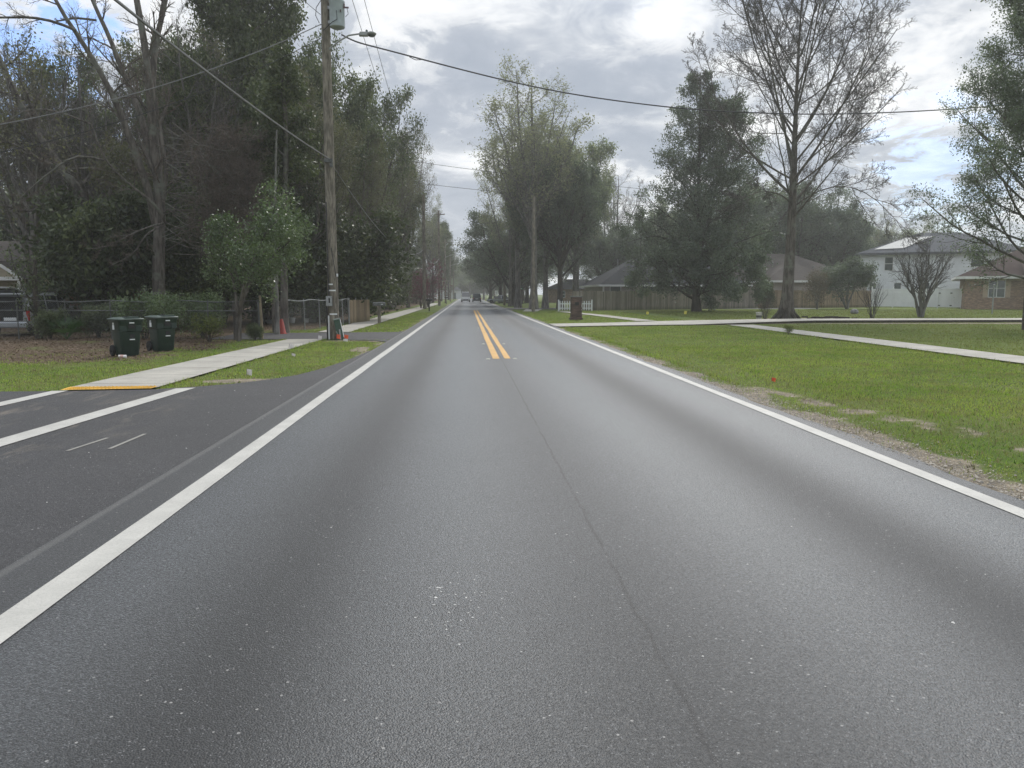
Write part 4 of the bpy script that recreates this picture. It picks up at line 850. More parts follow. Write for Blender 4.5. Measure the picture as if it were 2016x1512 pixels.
# crape myrtle, twiggy shrub
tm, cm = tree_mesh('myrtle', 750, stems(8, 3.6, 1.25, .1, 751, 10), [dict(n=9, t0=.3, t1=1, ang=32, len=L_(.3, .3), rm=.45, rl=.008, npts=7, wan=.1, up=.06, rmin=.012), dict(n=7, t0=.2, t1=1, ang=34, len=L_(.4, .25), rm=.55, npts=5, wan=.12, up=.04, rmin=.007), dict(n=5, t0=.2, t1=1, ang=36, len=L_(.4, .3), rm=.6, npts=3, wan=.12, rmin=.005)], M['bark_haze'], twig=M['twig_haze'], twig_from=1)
x, y = G(1813, 625)
t = thing('crape_myrtle', 'bare vase shaped multi stemmed tree in front of the white vinyl fence', 'tree', (x, y, 0)); t.scale = (1.1, 1.1, 1.3); link('trunk', tm, t); link('crown', cm, t)
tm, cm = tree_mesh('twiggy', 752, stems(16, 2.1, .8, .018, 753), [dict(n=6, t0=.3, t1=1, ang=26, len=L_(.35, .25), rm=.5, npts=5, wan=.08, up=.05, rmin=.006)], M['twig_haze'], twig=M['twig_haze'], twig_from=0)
for (px, py), s, lb in (((1717, 627), 1.15, 'twiggy leafless shrub left of the crape myrtle'), ((1506, 630), .7, 'small twiggy shrub between the white bucket and the thick bare trunk')):
    x, y = G(px, py); t = thing('twiggy_shrub', lb, 'bush', (x, y, 0)); t.scale = (s, s, s); link('stem', tm, t); link('foliage', cm, t)
x, y = G(1484, 609); plant('under1', x, y-3, 3.4, 'dark drooping shrub against the board fence corner', wide=.6)
x, y = G(1540, 658); plant('yellow', x+.1, y-.35, .42, 'small leafy weed clump on the edge of the right sidewalk', wide=1., name='weed_clump')

# ------------------------------------------------------------------ poles, wires, lamp
POLE_LEAN = (P(640, 0, 28.5)[0]+4.86)*14.4/P(640, 0, 28.5)[2]
def near_pole():
    x0, y0 = -4.86, 28.5; Hp = 14.4
    lean = POLE_LEAN
    def ax(z): return lean*z/Hp
    t = thing('utility_pole', 'big weathered wooden utility pole with transformer and street lamp by the left sidewalk', 'utility pole', (x0, y0, 0))
    zz = np.linspace(-.1, Hp, 14); MB().tube([(ax(z), 0, z) for z in zz], np.linspace(.2, .135, 14), 16).build('pole', M['pole_wood'], t)
    # transformer
    tz = 10.85; tx = ax(11)+.42; ty = -.12
    tf = MB().lathe([(.2, 0), (.255, .03), (.262, .08), (.262, .82), (.275, .84), (.275, .88), (.25, .93), (.1, .96)], (tx, ty, tz), 22).build('transformer', M['xfmr'], t)
    MB().lathe([(.03, 0), (.055, .04), (.03, .08), (.05, .12), (.025, .16), (.012, .18), (.012, .45)], (tx+.06, ty-.05, tz+.92), 10).build('bushing', M['insul'], tf)
    MB().box((tx+.32, ty-.1, tz+.66), (.2, .06, .04)).box((tx+.27, ty-.1, tz+.71), (.04, .05, .14)).build('terminal', M['insul'], tf); MB().box((tx+.16, ty-.24, tz+.5), (.03, .05, .08)).build('terminal', M['insul'], tf)
    for zb in (.2, .68): MB().box((ax(11)+.17, ty+.02, tz+zb), (.14, .1, .1)).build('mounting_bracket', M['galv'], tf)
    mb = MB().tube([(ax(12.5)+.1, -.1, 12.42), (ax(12.5)+.3, -.12, 12.45)], .018, 6); mb.build('cutout_bracket', M['galv_dark'], t)
    MB().lathe([(.025, 0), (.05, .05), (.03, .1), (.055, .16), (.03, .22), (.055, .28), (.03, .36), (.04, .42)], (ax(12.5)+.33, -.13, 12.1), 10).build('cutout', M['insul'], t)
    # jumper leads
    w = MB(); w.tube([(tx+.06, ty-.06, tz+1.35), (tx+.02, ty-.14, 12.25), (ax(12.5)+.33, -.13, 12.15)], .008, 5)
    w.tube([(tx+.02, ty-.28, tz+.5), (tx+.04, ty-.3, tz+.2), (tx-.12, ty-.28, tz+.12), (ax(10.6)-.05, -.2, 10.75)], .012, 5)
    w.tube([(tx-.1, ty-.25, tz+.9), (ax(11.8)-.1, -.2, 11.75), (ax(11.6)-.3, -.05, 11.55), (ax(11.4)-.34, 0, 11.3), (ax(11.2)-.22, 0, 11.05)], .013, 5)
    w.tube([(tx+.36, ty-.1, tz+.64), (tx+.4, ty-.1, tz+.45), (tx+.3, ty-.1, tz+.35)], .01, 5); w.build('jumper_wire', M['wire_black'], t)
    # lamp
    MB().tube([(ax(10.2)+.1, -.08, 10.15), (ax(10.2)+.45, -.1, 10.42), (ax(10.2)+.8, -.12, 10.62), (ax(10.2)+1.2, -.13, 10.68)], .028, 10).build('lamp_arm', M['lamp'], t)
    hx = ax(10.2)+1.18
    hd = MB().box((hx+.14, -.13, 10.67), (.32, .17, .14), taper=.8).lathe([(.001, -.05), (.1, -.045), (.16, 0), (.17, .03), (.12, .07), (.02, .08)], (hx+.42, -.13, 10.67), 14).build('lamp_head', M['lamp'], t, bevel=.02)
    MB().lathe([(.04, 0), (.04, .06), (.02, .08)], (hx+.25, -.13, 10.74), 10).build('photocell', M['greenbox'], hd)
    MB().lathe([(.13, 0), (.08, -.03), (.01, -.035)], (hx+.42, -.13, 10.62), 12).build('lens', M['winglass'], hd)
    # telecom clamp, bands, box, conduit
    MB().box((ax(6.35), -.2, 6.35), (.3, .08, .12)).box((ax(6.35)+.1, -.2, 6.2), (.1, .06, .14)).build('cable_clamp', M['galv_dark'], t)
    for z, wd, sh in ((2.0, .1, -.05), (1.78, .16, 0), (.93, .17, .03)):
        r = .196-.004*z; vs = []
        for k in range(9):
            a = -math.pi/2+(k/8-.5)*wd/r*1.7+sh/r; vs += [(ax(z)+math.cos(a)*(r+.006), math.sin(a)*(r+.006), z-.025), (ax(z)+math.cos(a)*(r+.006), math.sin(a)*(r+.006), z+.025)]
        MB().add(vs, [(2*k, 2*k+2, 2*k+3, 2*k+1) for k in range(8)]).build('reflective_band', M['label_white'], t)
    bx = MB().box((ax(1.4)-.1, -.24, 1.4), (.22, .1, .36)).build('meter_box', M['galv'], t, bevel=.012)
    MB().box((ax(1.4)-.085, -.295, 1.42), (.05, .008, .17)).build('notice', M['black'], bx)
    MB().tube([(ax(2.2)-.12, -.19, 4.9), (ax(2.2)-.12, -.21, 1.6)], .018, 6).tube([(ax(3)+.02, -.21, 3.3), (ax(2.6)+.15, -.16, 2.3)], .012, 5).build('riser_cable', M['wire_black'], t)
    MB().tube([(ax(.4)-.14, -.2, -.05), (ax(.9)-.14, -.2, .88)], .026, 8).build('conduit', M['label_white'], t)
    MB().tube([(ax(.4)-.2, -.16, -.05), (ax(.9)-.2, -.16, 1.2)], .03, 8).build('ground_conduit', M['black'], t)
    MB().box((ax(2.2)+.19, -.1, 2.33), (.05, .06, .1)).build('terminal_box', M['label_white'], t)
near_pole()
def pole(x, y, h, r, lab, cross=False, mat='pole_wood', lamp=False):
    t = thing('utility_pole', lab, 'utility pole', (x, y, 0)); MB().tube([(0, 0, -.1), (0, 0, h*.5), (.03, 0, h)], [r, r*.88, r*.72], 10).build('pole', M[mat], t)
    if cross:
        MB().box((.25, 0, h-.55), (1.3, .1, .12)).build('crossarm', M['pole_wood'], t)
        for k in (-.3, .3, .8): MB().lathe([(.03, 0), (.05, .06), (.02, .14)], (k, 0, h-.49), 8).build('insulator', M['insul'], t)
    if lamp:
        MB().tube([(0, -.1, h*.72), (.9, -.1, h*.75), (1.8, -.1, h*.77)], .04, 8).build('lamp_arm', M['lamp'], t); MB().box((2.1, -.1, h*.77), (.7, .25, .14), taper=.7).build('lamp_head', M['lamp'], t, bevel=.03)
pole(-4.75, 87.6, 12.6, .23, 'second wooden utility pole along the left sidewalk, beside the pink shrub')
pole(-3.9, 110.4, 13.3, .2, 'third wooden utility pole on the left, with a small crossarm at its top', True)
pole(-3.9, 142, 11.5, .16, 'fourth, thin utility pole on the left with a lamp on an arm', True, lamp=True)
pole(-3.7, 175, 11., .15, 'fifth, far utility pole on the left side of the road with a lamp arm', lamp=True)
pole(-3.6, 215, 11., .15, 'farthest utility pole on the left side of the road', lamp=True)
pole(P(1050, 614, 71.5)[0], 71.5, 10.5, .17, 'grey wooden utility pole on the right by the tall half bare tree', mat='pole_wood')
pole(5.6, 114.9, 10., .19, 'wooden utility pole on the right in front of the arching oaks')
pole(8.4, 185, 9., .12, 'thin far utility pole on the right beyond the arching oaks')
pole(8.2, 230, 9.5, .12, 'farthest thin utility pole on the right side of the road')
def wire(pts, r, mat, label, sag=None, n=26, group=None, name='overhead_wire'):
    pts = np.array(pts, float)
    if sag is not None:
        t = np.linspace(0, 1, n)[:, None]; q = pts[0]*(1-t)+pts[1]*t; q[:, 2] -= 4*sag*(t*(1-t))[:, 0]
    else:
        d = np.linspace(0, 1, len(pts)); s = np.linspace(0, 1, n*2); q = np.stack([np.interp(s, d, pts[:, i]) for i in range(3)], 1)
        for _ in range(6): q[1:-1] = .5*q[1:-1]+.25*(q[:-2]+q[2:])
    tag(MB().tube(q, r, 5).build(name, M[mat]), label, 'cable', group)
def polx(z): return -4.86+POLE_LEAN*z/14.4
drop = [(672, 68, 28.4), (700, 83, 28.6), (760, 98, 29), (820, 114, 29.5), (900, 135, 30), (1000, 160, 31), (1100, 181, 32), (1200, 197, 33), (1330, 213, 34), (1450, 221, 35), (1600, 226, 36.5), (1750, 222, 38), (1880, 215, 39.5), (1990, 206, 41), (2120, 190, 43)]
wire([P(*a) for a in drop], .028, 'wire_black', 'thick black twisted service cable sagging across the road from the transformer', n=40)
wire([P(806, 112, 29.3), P(818, 118, 29.35), P(832, 117.5, 29.5)], .014, 'wire_black', 'short loop of wire under the thick black service cable', name='wire_splice')
wire([(polx(6.4)+.05, 28.3, 6.4), (-5.1, -16, 6.6)], .024, 'wire_grey', 'grey telephone cable running from the clamp up over the left yard', sag=.75, n=40)
wire([(polx(6.3)+.1, 28.3, 6.25), (-4.85, 87.5, 6.55)], .022, 'wire_grey', 'telephone cable drooping from the near pole to the second pole', sag=1.55, n=40)
wire([(-4.75, 87.5, 6.5), (-3.9, 110.3, 6.6)], .035, 'wire_grey', 'telephone cable drooping between the second and third poles', sag=1.)
wire([(polx(10.8)-.1, 28.4, 11.0), P(0, 245, 24)], .016, 'wire_grey', 'upper service wire from the near pole to the left yard, crossing the bare tree', sag=.35)
wire([(polx(10.5)-.1, 28.4, 10.55), P(0, 300, 25)], .011, 'wire_black', 'lower dark service wire from the near pole to the left yard', sag=.4)
wire([(polx(11.4)-.15, 28.4, 11.3), (-5.3, -16, 11.9)], .01, 'wire_black', 'lower one of the two wires reaching the pole above the lamp from the upper left', sag=2.4)
wire([(polx(12)-.05, 28.4, 11.9), (-5.1, -16, 12.4)], .01, 'wire_black', 'upper one of the two wires reaching the pole above the lamp from the upper left', sag=2.2)
wire([(polx(14)+.35, 28.4, 13.9), (-4.85, 87.6, 12.5)], .011, 'wire_black', 'left one of the two high power lines right of the near pole', sag=1.2)
wire([(polx(14)+.75, 28.4, 14.3), (-4.6, 87.6, 12.6)], .011, 'wire_black', 'right one of the two high power lines right of the near pole', sag=1.2)
wire([P(800, 316, 80), P(1420, 386, 92)], .022, 'wire_black', 'upper of the two thin wires crossing the road in the distance', sag=.25)
wire([P(800, 358, 84), P(1420, 417, 96)], .022, 'wire_black', 'lower of the two thin wires crossing the road in the distance', sag=.2)
wire([(-4.7, 87.6, 12.4), (-3.6, 110.4, 12.9)], .012, 'wire_black', 'power line between the second and third poles', sag=.4)
wire([(-3.6, 110.4, 12.9), (-3.6, 142, 11.2)], .012, 'wire_black', 'power line between the third and fourth poles', sag=.5)
wire([P(880, 488, 150), P(920, 498, 130)], .02, 'wire_black', 'short thin wire in the sky gap over the vanishing road', sag=.1)

# leaning cable pedestal and survey flags
def pedestal():
    t = thing('cable_pedestal', 'dark green utility pedestal leaning against the near pole with torn front', 'utility box', (-4.55, 28.18, 0)); t.rotation_euler = (R_(-3), R_(-11), R_(5))
    MB().box((0, 0, .38), (.22, .16, .72)).build('housing', M['pedestal'], t, bevel=.015)
    MB().box((0, 0, .765), (.25, .19, .05)).build('cap', simple('pedestal_cap', (.26, .3, .27), .5, .1), t, bevel=.015)
    MB().box((.118, -.02, .4), (.012, .14, .66)).build('edge_strip', M['label_white'], t)
    MB().box((.01, -.09, .2), (.05, .02, .38), ry=R_(6)).box((-.06, -.085, .18), (.018, .012, .34), ry=R_(-14)).build('inner_rail', M['galv'], t)
pedestal()
def flag(px, py, mat, lab, h=.38, w=.13, wh=.1, ang=0.3, z=None, tilt=.15):
    x, y = G(px, py); t = thing('survey_flag', lab, 'survey flag', (x, y, 0), ang); MB().tube([(0, 0, -.03), (tilt*h, 0, h)], .003, 4).build('wire', M['galv_dark'], t)
    vs = []; n = 5
    for k in range(n):
        u = k/(n-1); vs += [(tilt*h+w*u, .025*math.sin(u*5), h-.01-.02*u), (tilt*h*.8+w*u*.95, .03*math.sin(u*5+.6), h-wh-.03*u)]
    MB().add(vs, [(2*k, 2*k+2, 2*k+3, 2*k+1) for k in range(n-1)]).build('flag', M[mat], t)
flag(661, 672, 'orange', 'orange flag at the foot of the near pole, left of the pedestal', .26, .13, .16)
flag(676, 673, 'orange', 'orange and white flag at the foot of the leaning pedestal', .26, .14, .13)
flag(675, 674, 'flag_white', 'small white flag just under the orange one by the pedestal', .13, .15, .08)
flag(625, 671, 'flag_white', 'white flag at the sidewalk edge, nearest the utility pole', .2, .13, .15, .1)
flag(566, 688, 'flag_white', 'white flag on the grass by the sidewalk, middle of the strip', .17, .12, .12, .4, tilt=.4)
flag(569, 702, 'flag_white', 'pinkish white flag low in the grass strip', .1, .13, .07, -.3, tilt=.8)
flag(484, 742, 'flag_white', 'white flag by the sandy patch of the grass strip', .17, .1, .12, .3)
flag(596, 681, 'flag_white', 'tiny white flag half hidden at the sidewalk edge', .1, .04, .08)
flag(1518, 752, 'orange', 'lone orange flag on the right verge', .1, .075, .075, .1)
flag(1270, 622, 'flag_yellow', 'yellow flag on the lawn left of the magnolia', .34, .22, .2, .5, tilt=.4)
flag(1344, 622, 'flag_yellow', 'yellow flag on the lawn at the foot of the magnolia', .4, .22, .25, .4, tilt=.4)
flag(690, 630, 'flag_yellow', 'yellow flag beside the brown slatted end of the chain link fence', .2, .1, .12)

# ------------------------------------------------------------------ trash bins, cup, cone, mailboxes
def bin_(x, y, rz, lab):
    t = thing('trash_bin', lab, 'trash bin', (x, y, 0), rz, 'trash bins by the sidewalk'); t.scale = (.9, .86, 1.)
    def loft(zs):   # rounded-rect rings
        vs = []; n = 0
        for z, w, d, oy in zs:
            ring = []
            for cx, cy, a0 in ((1, 1, 0), (-1, 1, 90), (-1, -1, 180), (1, -1, 270)):
                for k in range(4): a = R_(a0+k*30); r = .06; ring.append((cx*(w/2-r)+r*math.cos(a), cy*(d/2-r)+r*math.sin(a)+oy, z))
            vs += ring; n = len(ring)
        fs = [(j*n+i, j*n+(i+1) % n, (j+1)*n+(i+1) % n, (j+1)*n+i) for j in range(len(zs)-1) for i in range(n)]
        return vs, fs+[tuple(range(n))[::-1], tuple(range((len(zs)-1)*n, len(zs)*n))]
    vs, fs = loft([(.02, .5, .5, .02), (.1, .53, .55, .02), (.66, .6, .66, .0), (.68, .66, .72, 0), (.72, .67, .73, 0), (.9, .68, .76, 0), (.94, .73, .82, 0), (.965, .73, .82, 0)])
    MB().add(vs, fs, True).build('body', M['bin'], t)
    # recessed grip panels and rib details on the front
    mb = MB().box((0.02, -.375, .8), (.2, .03, .1)); mb.build('grip_recess', M['black'], t)
    mb = MB()
    for s in (-1, 1): MB().box((s*.22, -.352, .74), (.18, .05, .16), taper=.96).build('side_panel', M['bin'], t, bevel=.01)
    mb.box((.19, -.31, .36), (.015, .02, .5), rx=R_(-6)); mb.build('front_rib', M['bin'], t, bevel=.01)
    MB().box((.04, -.33, .54), (.14, .012, .1), rx=R_(-6)).build('emblem', M['black'], t)
    MB().box((.03, -.342, .455), (.15, .01, .026), rx=R_(-6)).build('stripe_label', M['label_white'], t)
    MB().box((.02, -.398, .895), (.14, .008, .03), rx=R_(-6)).build('number_label', M['label_white'], t)
    lb = MB().box((-.342, .05, .775), (.012, .12, .12)); lb.box((-.342, .085, .86), (.012, .018, .06)).box((-.342, .015, .86), (.012, .018, .06)).box((-.342, .05, .89), (.012, .07, .018)).build('padlock_label', M['label_white'], t)
    li = MB(); vs, fs = loft([(.967, .76, .86, 0), (.99, .78, .89, 0), (1.01, .74, .84, 0), (1.035, .5, .62, .03)]); li.add(vs, fs, True).box((.04, -.28, 1.035), (.42, .26, .045), taper=.95)
    lid = li.build('lid', M['bin_lid'], t); MB().box((-.1, -.32, 1.062), (.1, .07, .012)).build('lid_label', M['black'], lid)
    MB().tube([(-.26, .44, .95), (-.26, .5, .99), (.26, .5, .99), (.26, .44, .95)], .018, 8).build('handle', M['black'], t)
    for s in (-1, 1):
        wv = []; mb = MB(); k = 18
        prof = [(.04, -.04), (.13, -.045), (.15, -.03), (.15, .03), (.13, .045), (.04, .04)]
        for r, z in prof:
            for i in range(k): a = 2*math.pi*i/k; wv.append((s*.31+z, .3+r*math.cos(a), .15+r*math.sin(a)))
        mb.add(wv, [(j*k+i, j*k+(i+1) % k, (j+1)*k+(i+1) % k, (j+1)*k+i) for j in range(5) for i in range(k)], True); mb.build('wheel', M['rubber'], t)
x, y = G(240, 703); bin_(x, y+.35, .78, 'dark green wheeled trash bin with a white cup on the grass before it')
x, y = G(312, 693); bin_(x, y+.35, .8, 'dark green wheeled trash bin standing farther back, nearer the fence')
x, y = G(241, 706); t = thing('paper_cup', 'white takeaway cup lying on its side in front of the left bin', 'cup', (x, y, .055)); t.rotation_euler = (0, R_(96), R_(8))
MB().lathe([(.035, -.09), (.046, .07), (.048, .08)], (0, 0, 0), 16).build('cup_body', M['cup'], t); MB().lathe([(.0415, -.045), (.0455, .03)], (0, 0, 0), 16, False).build('sleeve', M['cup_band'], t); MB().lathe([(.05, .078), (.05, .09), (.04, .098)], (0, 0, 0), 16).build('lid', M['white'], t)
x, y = G(555, 658); t = thing('traffic_cone', 'faded dark red traffic cone standing by the twin brown trunks', 'traffic cone', (x, y, 0)); 
MB().lathe([(.2, .03), (.175, .05), (.06, .62), (.05, .63), (.03, .63)], (0, 0, 0), 16).build('cone', M['cone'], t); MB().box((0, 0, .02), (.42, .42, .04), rz=.3).build('base', M['cone'], t, bevel=.01)
def mailbox(x, y, lab, body='galv', post='pole_wood', w=.52, h=1.02, rz=0., num=True, pw=.11):
    t = thing('mailbox', lab, 'mailbox', (x, y, 0), rz); MB().box((0, 0, h/2-.05), (pw, pw, h+.1)).build('post', M[post], t, bevel=.008)
    prof = [(-.1, 0), (.1, 0), (.1, .12)]+[(.1*math.cos(a), .12+.09*math.sin(a)) for a in np.linspace(.3, math.pi-.3, 7)]+[(-.1, .12)]
    vs = [(-w/2, a, h+b) for a, b in prof]+[(w/2, a, h+b) for a, b in prof]; n = len(prof)
    b = MB().add(vs, [(i, (i+1) % n, n+(i+1) % n, n+i) for i in range(n)]+[tuple(range(n))[::-1], tuple(range(n, 2*n))]).build('box', M[body], t)
    MB().box((.03, .107, h+.14), (.03, .006, .1)).build('signal_flag', M['redlamp'], t); MB().b3(w/2, w/2+.012, -.095, .095, h+.005, h+.17).build('door', M[body], t)
    if num: MB().box((w*.25, -.106, h+.08), (.12, .006, .035)).build('number_plate', M['label_white'], t)
x, y = G(747, 637); mailbox(x, y, 'grey metal mailbox on a thick dark post beside the left sidewalk', 'galv_dark', 'bark_post' if 'bark_post' in M else 'pole_wood', .68, 1.0, pw=.17)
x, y = G(845, 613); mailbox(x, y, 'black mailbox on a slim black post in front of the second utility pole', 'black', 'black', .62, 1.0, num=False)
mailbox(-3.5, 132, 'far black mailbox on the left beyond the third utility pole', 'black', 'black', .6, 1., num=False)
mailbox(6.4, 132, 'dark mailbox on the far right grass, right one of two', 'black', 'black', .6, 1.05, num=False)
mailbox(5.3, 145, 'dark mailbox on the far right grass, left one of two', 'black', 'black', .6, 1.05, num=False)

# ------------------------------------------------------------------ chain link fences
def chainlink(name, pts, h, label, posts, rails=(1.,), dark=False, mesh=True, pm='galv', step=.085, sag=.03):
    t = thing(name, label, 'fence', (pts[0][0], pts[0][1], 0)); ox, oy = pts[0]
    rgp = random.Random(len(label))
    def at(s):
        for (a, b) in zip(pts[:-1], pts[1:]):
            L = math.hypot(b[0]-a[0], b[1]-a[1])
            if s <= L+1e-6: return a[0]+(b[0]-a[0])*s/L-ox, a[1]+(b[1]-a[1])*s/L-oy
            s -= L
        return pts[-1][0]-ox, pts[-1][1]-oy
    tot = sum(math.hypot(b[0]-a[0], b[1]-a[1]) for a, b in zip(pts[:-1], pts[1:]))
    for k in range(posts):
        s = tot*k/(posts-1); x, y = at(s); l = rgp.uniform(-.05, .05); MB().tube([(x, y, -.1), (x+l, y, h+.04)], .03 if k in (0, posts-1) else .022, 7).build('post', M[pm], t)
    for rz in rails: MB().tube([(*at(s), h*rz-(.0 if rz < .9 else sag*(1-math.cos(s*2.2)))) for s in np.linspace(0, tot, 24)], .02, 6).build('rail', M[pm], t)
    if mesh:
        mb = MB(); w = .0028; n = int((tot+h)/step)
        for sgn in (1, -1):
            for k in range(n):
                s0 = k*step-h if sgn > 0 else k*step; a0, a1 = s0, s0+sgn*h; z0, z1 = .03, h
                if sgn < 0: a0, a1 = s0, s0-h
                lo, hi = 0, tot
                f0, f1 = 0., 1.
                d = a1-a0
                q = sorted([(lo-a0)/d, (hi-a0)/d]); f0 = max(0, q[0]); f1 = min(1, q[1])
                if f1-f0 < .02: continue
                A = a0+d*f0; B = a0+d*f1; xa, ya = at(A); xb, yb = at(B); za = z0+(z1-z0)*f0; zb = z0+(z1-z0)*f1
                mb.add([(xa, ya, za-w), (xb, yb, zb-w), (xb, yb, zb+w), (xa, ya, za+w)], [(0, 1, 2, 3)])
        mb.build('wire_mesh', M['galv_dark' if dark else 'galv'], t)
    return t
chainlink('chain_link_fence', [(-7.42, 28.15), (-9.5, 28.3), (-12.6, 28.9), (-14.4, 29.3), (-18.5, 30.)], 1.42, 'rusty chain link fence around the left yard, ending at the driveway', 7, (1., .74), True, pm='galv_dark')
chainlink('chain_link_fence', [(-7.72, 33.7), (-7.2, 36.5), (-6.55, 40.5), (-6.5, 43.2)], 1.4, 'galvanised chain link fence beyond the driveway, behind the near utility pole', 6)
mb = MB(); x0, y0 = -6.5, 43.3
t = thing('slat_fence', 'short brown slatted fence continuing the chain link fence behind the pole', 'fence', (x0, y0, 0))
for k in range(22): mb.box((k*.03, k*.17, .66), (.025, .14, 1.32+random.uniform(-.04, .04)), rz=-.17)
mb.build('slats', M['fence_warm'], t)
for k in range(4): MB().tube([(k*.2-.04, k*1.2, -.1), (k*.2-.04+random.uniform(-.05, .05), k*1.2, 1.45)], .025, 7).build('post', M['galv'], t)
x, y = G(516, 668); o = MB().box((0, 0, .75), (.075, .05, 1.7), ry=R_(-1.5)).build('wood_stake', M['stake'], bevel=.006); o.location = (x, y, 0); tag(o, 'pale raw wooden post leaning at the end of the chain link fence', 'post')
x, y = G(469, 669); o = MB().tube([(0, 0, -.1), (.02, 0, .7), (-.02, 0, 1.42)], [.075, .07, .06], 9).build('wood_post', M['bark_grey']); o.location = (x-.05, y-.15, 0); tag(o, 'round weathered fence post beside the glossy leaved tree', 'post')
# yard things behind the fences
def bench(x, y):
    t = thing('garden_bench', 'pale garden bench with an arched back behind the chain link fence', 'bench', (x, y, 0), -.3)
    MB().b3(-.6, .6, -.25, .2, .42, .46).build('seat', M['white'], t)
    mb = MB()
    for k in range(8): mb.b3(-.52+k*.14, -.49+k*.14, .2, .23, .5, .78+.1*math.sin(math.pi*k/7))
    mb.tube([(-.6, .22, .75), (-.3, .22, .88), (0, .22, .93), (.3, .22, .88), (.6, .22, .75)], .025, 6); mb.build('backrest', M['white'], t)
    for sx in (-.55, .55):
        for sy_ in (-.22, .2): MB().b3(sx-.025, sx+.025, sy_-.025, sy_+.025, 0, .42 if sy_ < 0 else .78).build('leg', M['galv'], t)
x, y = G(583, 634); bench(x, y)
for k, (px, py, s, lb) in enumerate(((576, 636, 1., 'white flower pot left of the garden bench'), (604, 635, .8, 'white flower pot right of the garden bench'), (613, 634, .9, 'second white flower pot right of the garden bench'))):
    x, y = G(px, py); t = thing('flower_pot', lb, 'flower pot', (x, y, 0), 0, 'white pots behind the fence'); t.scale = (s, s, s); MB().lathe([(.12, 0), (.17, .26), (.19, .27), (.19, .31), (.15, .31)], k=14).build('pot', M['white'], t); MB().lathe([(.01, .29), (.15, .3), (.15, .302)], k=12).build('soil', M['soil'], t)
x, y = G(500, 629); t = thing('lawn_edging', 'low row of white pickets on the lawn behind the chain link fence', 'fence', (x, y, 0)); mb = MB()
for k in range(5): mb.box((k*.16, 0, .16), (.09, .03, .32), taper=.5)
mb.build('pickets', M['white'], t); MB().b3(-.1, .75, .02, .04, .1, .14).build('rail', M['white'], t)
x, y = G(530, 637); t = thing('wash_tub', 'pale shallow tub on the grass behind the fence', 'tub', (x, y, 0)); MB().lathe([(.28, 0), (.34, .22), (.36, .23), (.32, .22)], k=18).build('tub', M['galv'], t); t2 = MB().tube([(-.36, 0, .2), (-.42, 0, .24), (-.36, 0, .26)], .012, 5).build('handle', M['galv_dark'], t)
x, y = P(200, 620, 36)[:2]; t = thing('shed', 'small brown board shed behind the left trash bin', 'shed', (x, y, 0)); MB().b3(-2.0, 2.0, 0, 2, 0, 1.9).build('wall', M['brown_shed'], t); MB().add([(-2.2, -.3, 1.85), (2.2, -.3, 1.85), (2.2, 2.3, 2.3), (-2.2, 2.3, 2.3), (-2.2, -.3, 1.77), (2.2, -.3, 1.77), (2.2, 2.3, 2.22), (-2.2, 2.3, 2.22)], [(0, 1, 2, 3), (7, 6, 5, 4), (0, 4, 5, 1), (1, 5, 6, 2), (2, 6, 7, 3), (3, 7, 4, 0)]).build('roof', M['roof_brown'], t); MB().b3(.3, 1.2, -.03, 0.01, 0, 1.7).build('door', M['bark_dark'], t)

# ------------------------------------------------------------------ vehicles
def prism_x(prof, w0, w1=None, inset=None):
    """car body lofted across x from a side profile [(y,z,halfwidth)...]"""
    n = len(prof); vs = [(-p[2], p[0], p[1]) for p in prof]+[(p[2], p[0], p[1]) for p in prof]
    return vs, [(i, (i+1) % n, n+(i+1) % n, n+i) for i in range(n)]+[tuple(range(n))[::-1], tuple(range(n, 2*n))]
def wheel(t, x, y, r=.33, w=.2):
    k = 20; s = 1 if x > 0 else -1
    def ringmesh(prof, nm, mat, par):
        vs = [(x+z*s, y+rr*math.cos(2*math.pi*i/k), r+rr*math.sin(2*math.pi*i/k)) for rr, z in prof for i in range(k)]
        fs = [(j*k+i, j*k+(i+1) % k, (j+1)*k+(i+1) % k, (j+1)*k+i) for j in range(len(prof)-1) for i in range(k)]+[tuple(range((len(prof)-1)*k, len(prof)*k)), tuple(range(k))[::-1]]
        return MB().add(vs, fs, True).build(nm, mat, par)
    o = ringmesh([(r*.6, -w/2), (r*.95, -w/2), (r, -w/3), (r, w/3), (r*.95, w/2), (r*.65, w/2)], 'wheel', M['rubber'], t)
    ringmesh([(r*.64, w*.3), (r*.62, w*.46), (r*.2, w*.4), (r*.12, w*.52)], 'rim', M['galv'], o)
